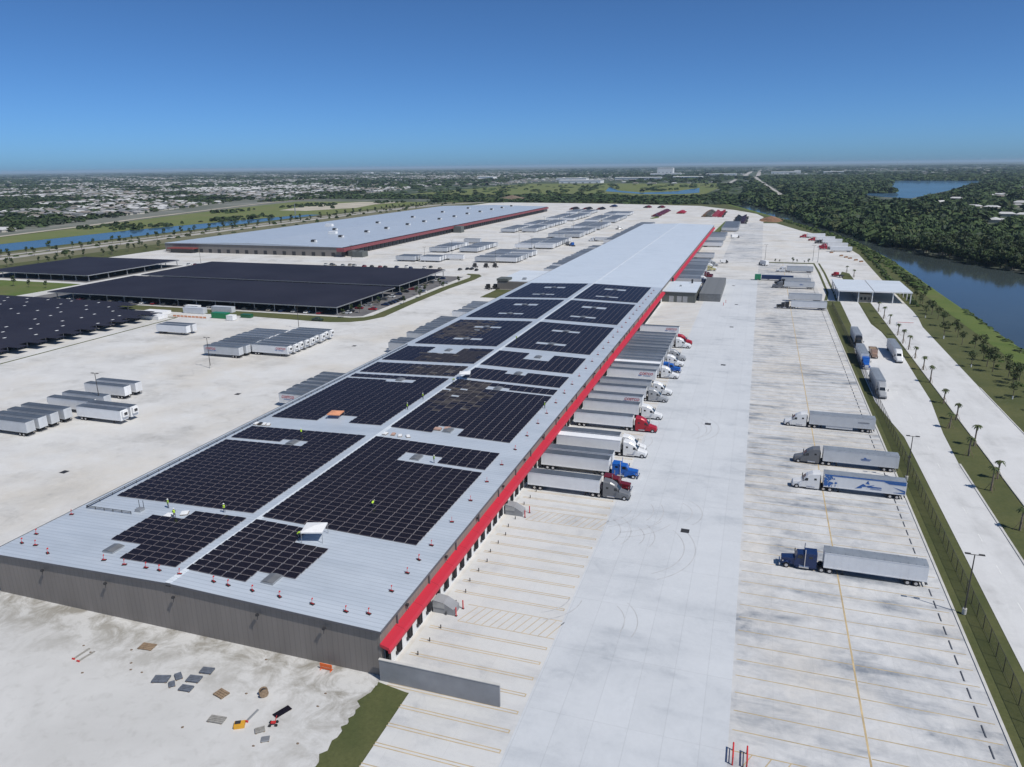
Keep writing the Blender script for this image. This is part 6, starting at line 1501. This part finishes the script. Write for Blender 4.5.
shed(130,5500,170,60,12,'long white building behind the woods, just right of the far road')
shed(215,5560,40,40,18,'small white block at the right end of the long white building beyond the woods')
shed(430,5420,120,50,11,'white building on the far right skyline')
shed(-250,4880,180,40,9,'low white shed left of the far road')
shed(-4200,7600,110,60,22,'white building alone on the far left skyline')
shed(-3900,7700,60,50,14,'small white building beside the one alone on the far left skyline')
shed(-1500,4100,90,60,12,'white shed left of the centre among the trees')
for i, (x, y, h) in enumerate(((1020,6900,70),(-1200,5200,45),(-1010,4700,38),(-690,1010,17),(-1430,2900,22),(-310,6800,40))):
    t = empty('lattice_mast', (x, y, -1)); b = MB()
    for a in range(3): b.tube((h*.035*math.cos(a*2.1),h*.035*math.sin(a*2.1),0),(0.3*math.cos(a*2.1),.3*math.sin(a*2.1),h),.45,.2,5)
    b.build('mast', M['steel'], t); b = MB()
    for q in range(6): b.box(-h*.03*(1-q/7),h*.03*(1-q/7),-.2,.2,h*q/6.5+1,h*q/6.5+1.4)
    b.build('brace', M['steel'], t); tag(t, 'thin pale mast standing %s' % ('on the far right skyline beyond the lake','above the town left of centre','above the sheds left of centre','in the field beyond the left canal','at the edge of the white-roofed estate','on the skyline behind the tall white building')[i], 'mast')
# ---------------- palms on the median
def palm(seed, h):
    r = random.Random(seed); b = MB()
    for k in range(17):
        a = 2*math.pi*k/17 + r.uniform(-.15,.15); L = r.uniform(.85,1.35); up = r.uniform(.0,.9); dx, dy = math.cos(a), math.sin(a); q = None; nx, ny = -dy, dx
        for j in range(4):
            t_ = j/3; p = Vector((dx*L*t_, dy*L*t_, h + up*L*t_ - 1.0*L*t_*t_)); w_ = .22*(math.sin(math.pi*min(1,t_*.8+.12)))
            cur = ((p.x+nx*w_, p.y+ny*w_, p.z), (p.x-nx*w_, p.y-ny*w_, p.z))
            if q: b.add([q[1], q[0], cur[0], cur[1]], [(0,1,2,3)])
            q = cur
    tb = MB(); tb.tube((0,0,0),(.05,.03,h*.6),.22,.17,8); tb.tube((.05,.03,h*.6),(0,0,h+.1),.17,.20,8)
    pb = MB()
    for k in range(3): a = k*2.1+.4; pb.tube((1.1*math.cos(a),1.1*math.sin(a),0),(.15*math.cos(a),.15*math.sin(a),1.9),.05,n=5)
    return b.mesh('crown', M['palmleaf']), tb.mesh('trunk', M['palmtrunk']), pb.mesh('support_prop', M['wood'])
PLM = [palm(s, h) for s, h in ((1,4.7),(2,5.4),(3,4.2))]
ia = ib = 0
for i, (x, y) in enumerate(((56.4,380),(56.5,363),(57.2,351),(57.0,328),(56.9,302.5),(56.8,289),(56.6,272.4),(55.8,256.5),(55.2,234),(55.2,218.5),(54.9,198.2),(54.7,177.2),(52.0,190.5),(51.6,169.7),(52.0,210.7),(51.9,151.0),(56.6,313),(55.4,517),(57.4,496))):
    m_ = PLM[i % 3]; t = empty('palm_tree', (x, y, -.05), i*1.3); link('crown', m_[0], t); link('trunk', m_[1], t); link('support_prop', m_[2], t)
    tag(t, 'young palm on the median strip, %s' % ('twelfth on the entry road side','eleventh on the entry road side','tenth on the entry road side','ninth on the entry road side','seventh on the entry road side','sixth on the entry road side','fifth on the entry road side with a thin crown','fourth on the entry road side with a wide crown','third on the entry road side','a step behind the wide leaning pair','second on the entry road side by the lower bend','nearest on the entry road side','second on the exit road side','nearest but one on the exit road side','third on the exit road side','nearest the camera at the picture edge','eighth on the entry road side','behind the gatehouse, farther of two','behind the gatehouse, nearer of two')[i], 'palm', 'young palms on the grass strip between the roads')
# ---------------- young oaks on the right verge
OK = [(crown(60+i, 1.8, 1.9, 4.3, 13, 17, .21).mesh('crown', [M['oak1'], M['leaf2'], M['oak2'], M['oak1'], M['oak2']]), trunk_mesh(4.0, .11, 60+i, M['trunk'], 4)) for i in range(4)]
wb = MB(); wb.tube((0,0,0),(0,0,.95),.17,n=8); wbm = wb.mesh('trunk_wrap', M['white'])
OB = [(74.6,370.5),(73.2,326),(72.8,281),(75.3,244),(78.8,379),(79.2,368),(78,352),(80.5,341),(79,330),(77.5,316),(81,312),(81.2,303),(79,292),(81.8,291),(78,276),(81,270),(79,258),(83,266),(80,246),(84,252),(79,232),(82,225),(77,398),(80,408),(79,420),(81,436),(80,452),(82,470),(79,388),(81,262),(78,283),(83,280)]
OB.sort(key=lambda p: p[1])
for i, (x, y) in enumerate(OB):
    m_ = OK[i % 4]; s = 1.25 if i % 3 == 0 else 1.0; t = empty('young_oak', (x, y, -.05), i*.9); t.scale = (s,s,s); link('crown', m_[0], t); link('trunk', m_[1], t)
    if x < 76: link('trunk_wrap', wbm, t)
    tag(t, ('young oak with white wrapped trunk on the entry road verge, %s from the camera' if x < 76 else 'young oak in the planted row below the canal bank, %s from the camera') % nth(i), 'tree', 'young oaks along the entry road verge')
# ---------------- small trees beside the carports, canal road and building
ST = [(crown(80+i, 1.3, 1.6, 3.0, 10, 16, .24).mesh('crown', LEAF), trunk_mesh(2.6, .09, 80+i, M['trunk'], 3)) for i in range(3)]
def small(x, y, s, lab, grp, i):
    m_ = ST[i % 3]; t = empty('small_tree', (x, y, 0), i*1.1); t.scale = (s, s, s); link('crown', m_[0], t); link('trunk', m_[1], t); tag(t, lab, 'tree', grp)
for i, (x, y) in enumerate(((-185.5,311),(-182.5,313),(-183,334),(-172,340),(-185.8,366),(-178.5,369),(-176.7,377),(-171.5,390),(-178,400),(-171,412),(-184,300.2),(-172,360))): small(x, y, 1.1, 'small tree by the carport verge, %s from the camera end' % nth(i), 'small trees by the carport verge', i)
rs = random.Random(2); HG0 = []
for i in range(84):
    y = 420 + i*11.5; side = -1 if i % 2 else 1; small(-589 + side*rs.uniform(9,13), y, rs.uniform(1.3,2.3), 'small tree lining the pale road along the left canal', 'small trees lining the road along the left canal', i)
for i in range(70): HG0.append((-585 + rs.uniform(-34,30), 390+i*14+rs.uniform(-6,6), rs.uniform(1.5,3.0), rs.uniform(1.4,2.8)))
for i in range(26): small(-535 + rs.uniform(-8,22), 400+i*6+rs.uniform(-3,3), rs.uniform(1.0,1.8), 'small tree on the lawn between the canal road and the left carport', 'small trees on the lawn by the canal road', i)
for i in range(14): small(-500+7*i, 304.5+rs.uniform(-1,1)+ (i%2)*30, rs.uniform(1.0,1.7), 'small tree on the green lawn left of the big carport', 'small trees on the green lawn left of the big carport', i)
for i, (x, h) in enumerate(((12.5,1.1),(15.3,.9),(24.2,1.5),(26.8,1.1),(31.8,.8),(34.6,1.3))): small(x, 559, h*.62, 'dark shrub on the grass border beyond the parking apron, %s from the left' % nth(i), 'shrubs on the far grass border', i)
HG = []
clumps('verge_shrubs', HG0, 'low shrubs scattered on the sandy verge along the left canal', [M['leaf1'], M['leaf3'], M['leaf4']])
for y in range(455, 1000, 7):
    for q in range(2):
        nx_ = [p for p in NEAR if p[1] <= y][-1]; j = NEAR.index(nx_); t_ = (y-nx_[1])/(NEAR[j+1][1]-nx_[1]); xx = nx_[0]+(NEAR[j+1][0]-nx_[0])*t_
        HG.append((xx - 3 - q*3.5 + rs.uniform(-1.5,1.5), y + rs.uniform(-3,3), rs.uniform(1.6,3.0), rs.uniform(1.2,2.4)))
for y in range(236, 400, 4):
    if rs.random() < .45: HG.append((83.5+rs.uniform(-2.5,2.5), y, rs.uniform(.7,1.4), rs.uniform(.7,1.4)))
    HG.append((95.6+rs.uniform(-.8,.6), y+rs.uniform(-2,2), rs.uniform(1.0,2.2), rs.uniform(.5,1.1))); HG.append((96.0+rs.uniform(-.8,.6), y+2+rs.uniform(-2,2), rs.uniform(.7,1.6), rs.uniform(.4,.9)))
for y in range(400, 640, 5): HG.append((76.5+rs.uniform(-1,1)+ (2 if y > 520 else 0), y, rs.uniform(1.2,2.0), rs.uniform(1.3,2.2)))
clumps('bank_shrubs', HG, 'low green shrubs along the near bank of the right canal', [M['hedge'], M['leaf1'], M['oak1']])
# long wire fence by the canal bank
t = tag(empty('bank_fence', (74, 420, 0)), 'thin dark fence running along the verge beyond the gatehouse', 'fence')
bf = MB(); bf.tube((0,0,0),(0,0,1.8),.06,n=5); bfm = bf.mesh('post', M['post'])
for k in range(40): link('post', bfm, t, (1.5 + (.06*k if k < 30 else 1.8), 4+5*k, 0))
b = MB(); b.tube((1.5,4,1.75),(3.3,154,1.75),.04,n=5); b.tube((3.3,154,1.75),(3.3,199,1.75),.04,n=5); b.build('rail', M['post'], t)

# ================================================================= HAZE (air)
hz = NT('air'); pv = hz.node('ShaderNodeVolumePrincipled'); pv.inputs['Color'].default_value = (0.60,0.80,0.97,1); pv.inputs['Density'].default_value = 0.000045; pv.inputs['Anisotropy'].default_value = 0.0
hz.l.new(pv.outputs[0], hz.n['Material Output'].inputs['Volume'])
for l_ in list(hz.n['Material Output'].inputs['Surface'].links): hz.l.remove(l_)
b = MB(); b.box(-46000,46000,-4000,71000,-2.0,90.0); o = tag(b.build('haze', hz.m), kind='stuff'); o['label'] = 'thin bluish air haze over the whole land'
import OpenImageIO as oiio, sys
b=oiio.ImageBuf('/workdir/render_main.png'); import numpy as np
a=b.get_pixels(oiio.FLOAT)[...,:3]*255
for r in [(500,0,530,20),(500,70,530,90),(500,140,530,160),(560,700,590,720),(330,580,360,600),(620,245,650,265),(100,690,130,710),(760,650,790,670),(150,600,180,620),(900,210,960,230),(30,380,60,400)]:
    print(r, a[r[1]:r[3],r[0]:r[2]].mean((0,1)).round())
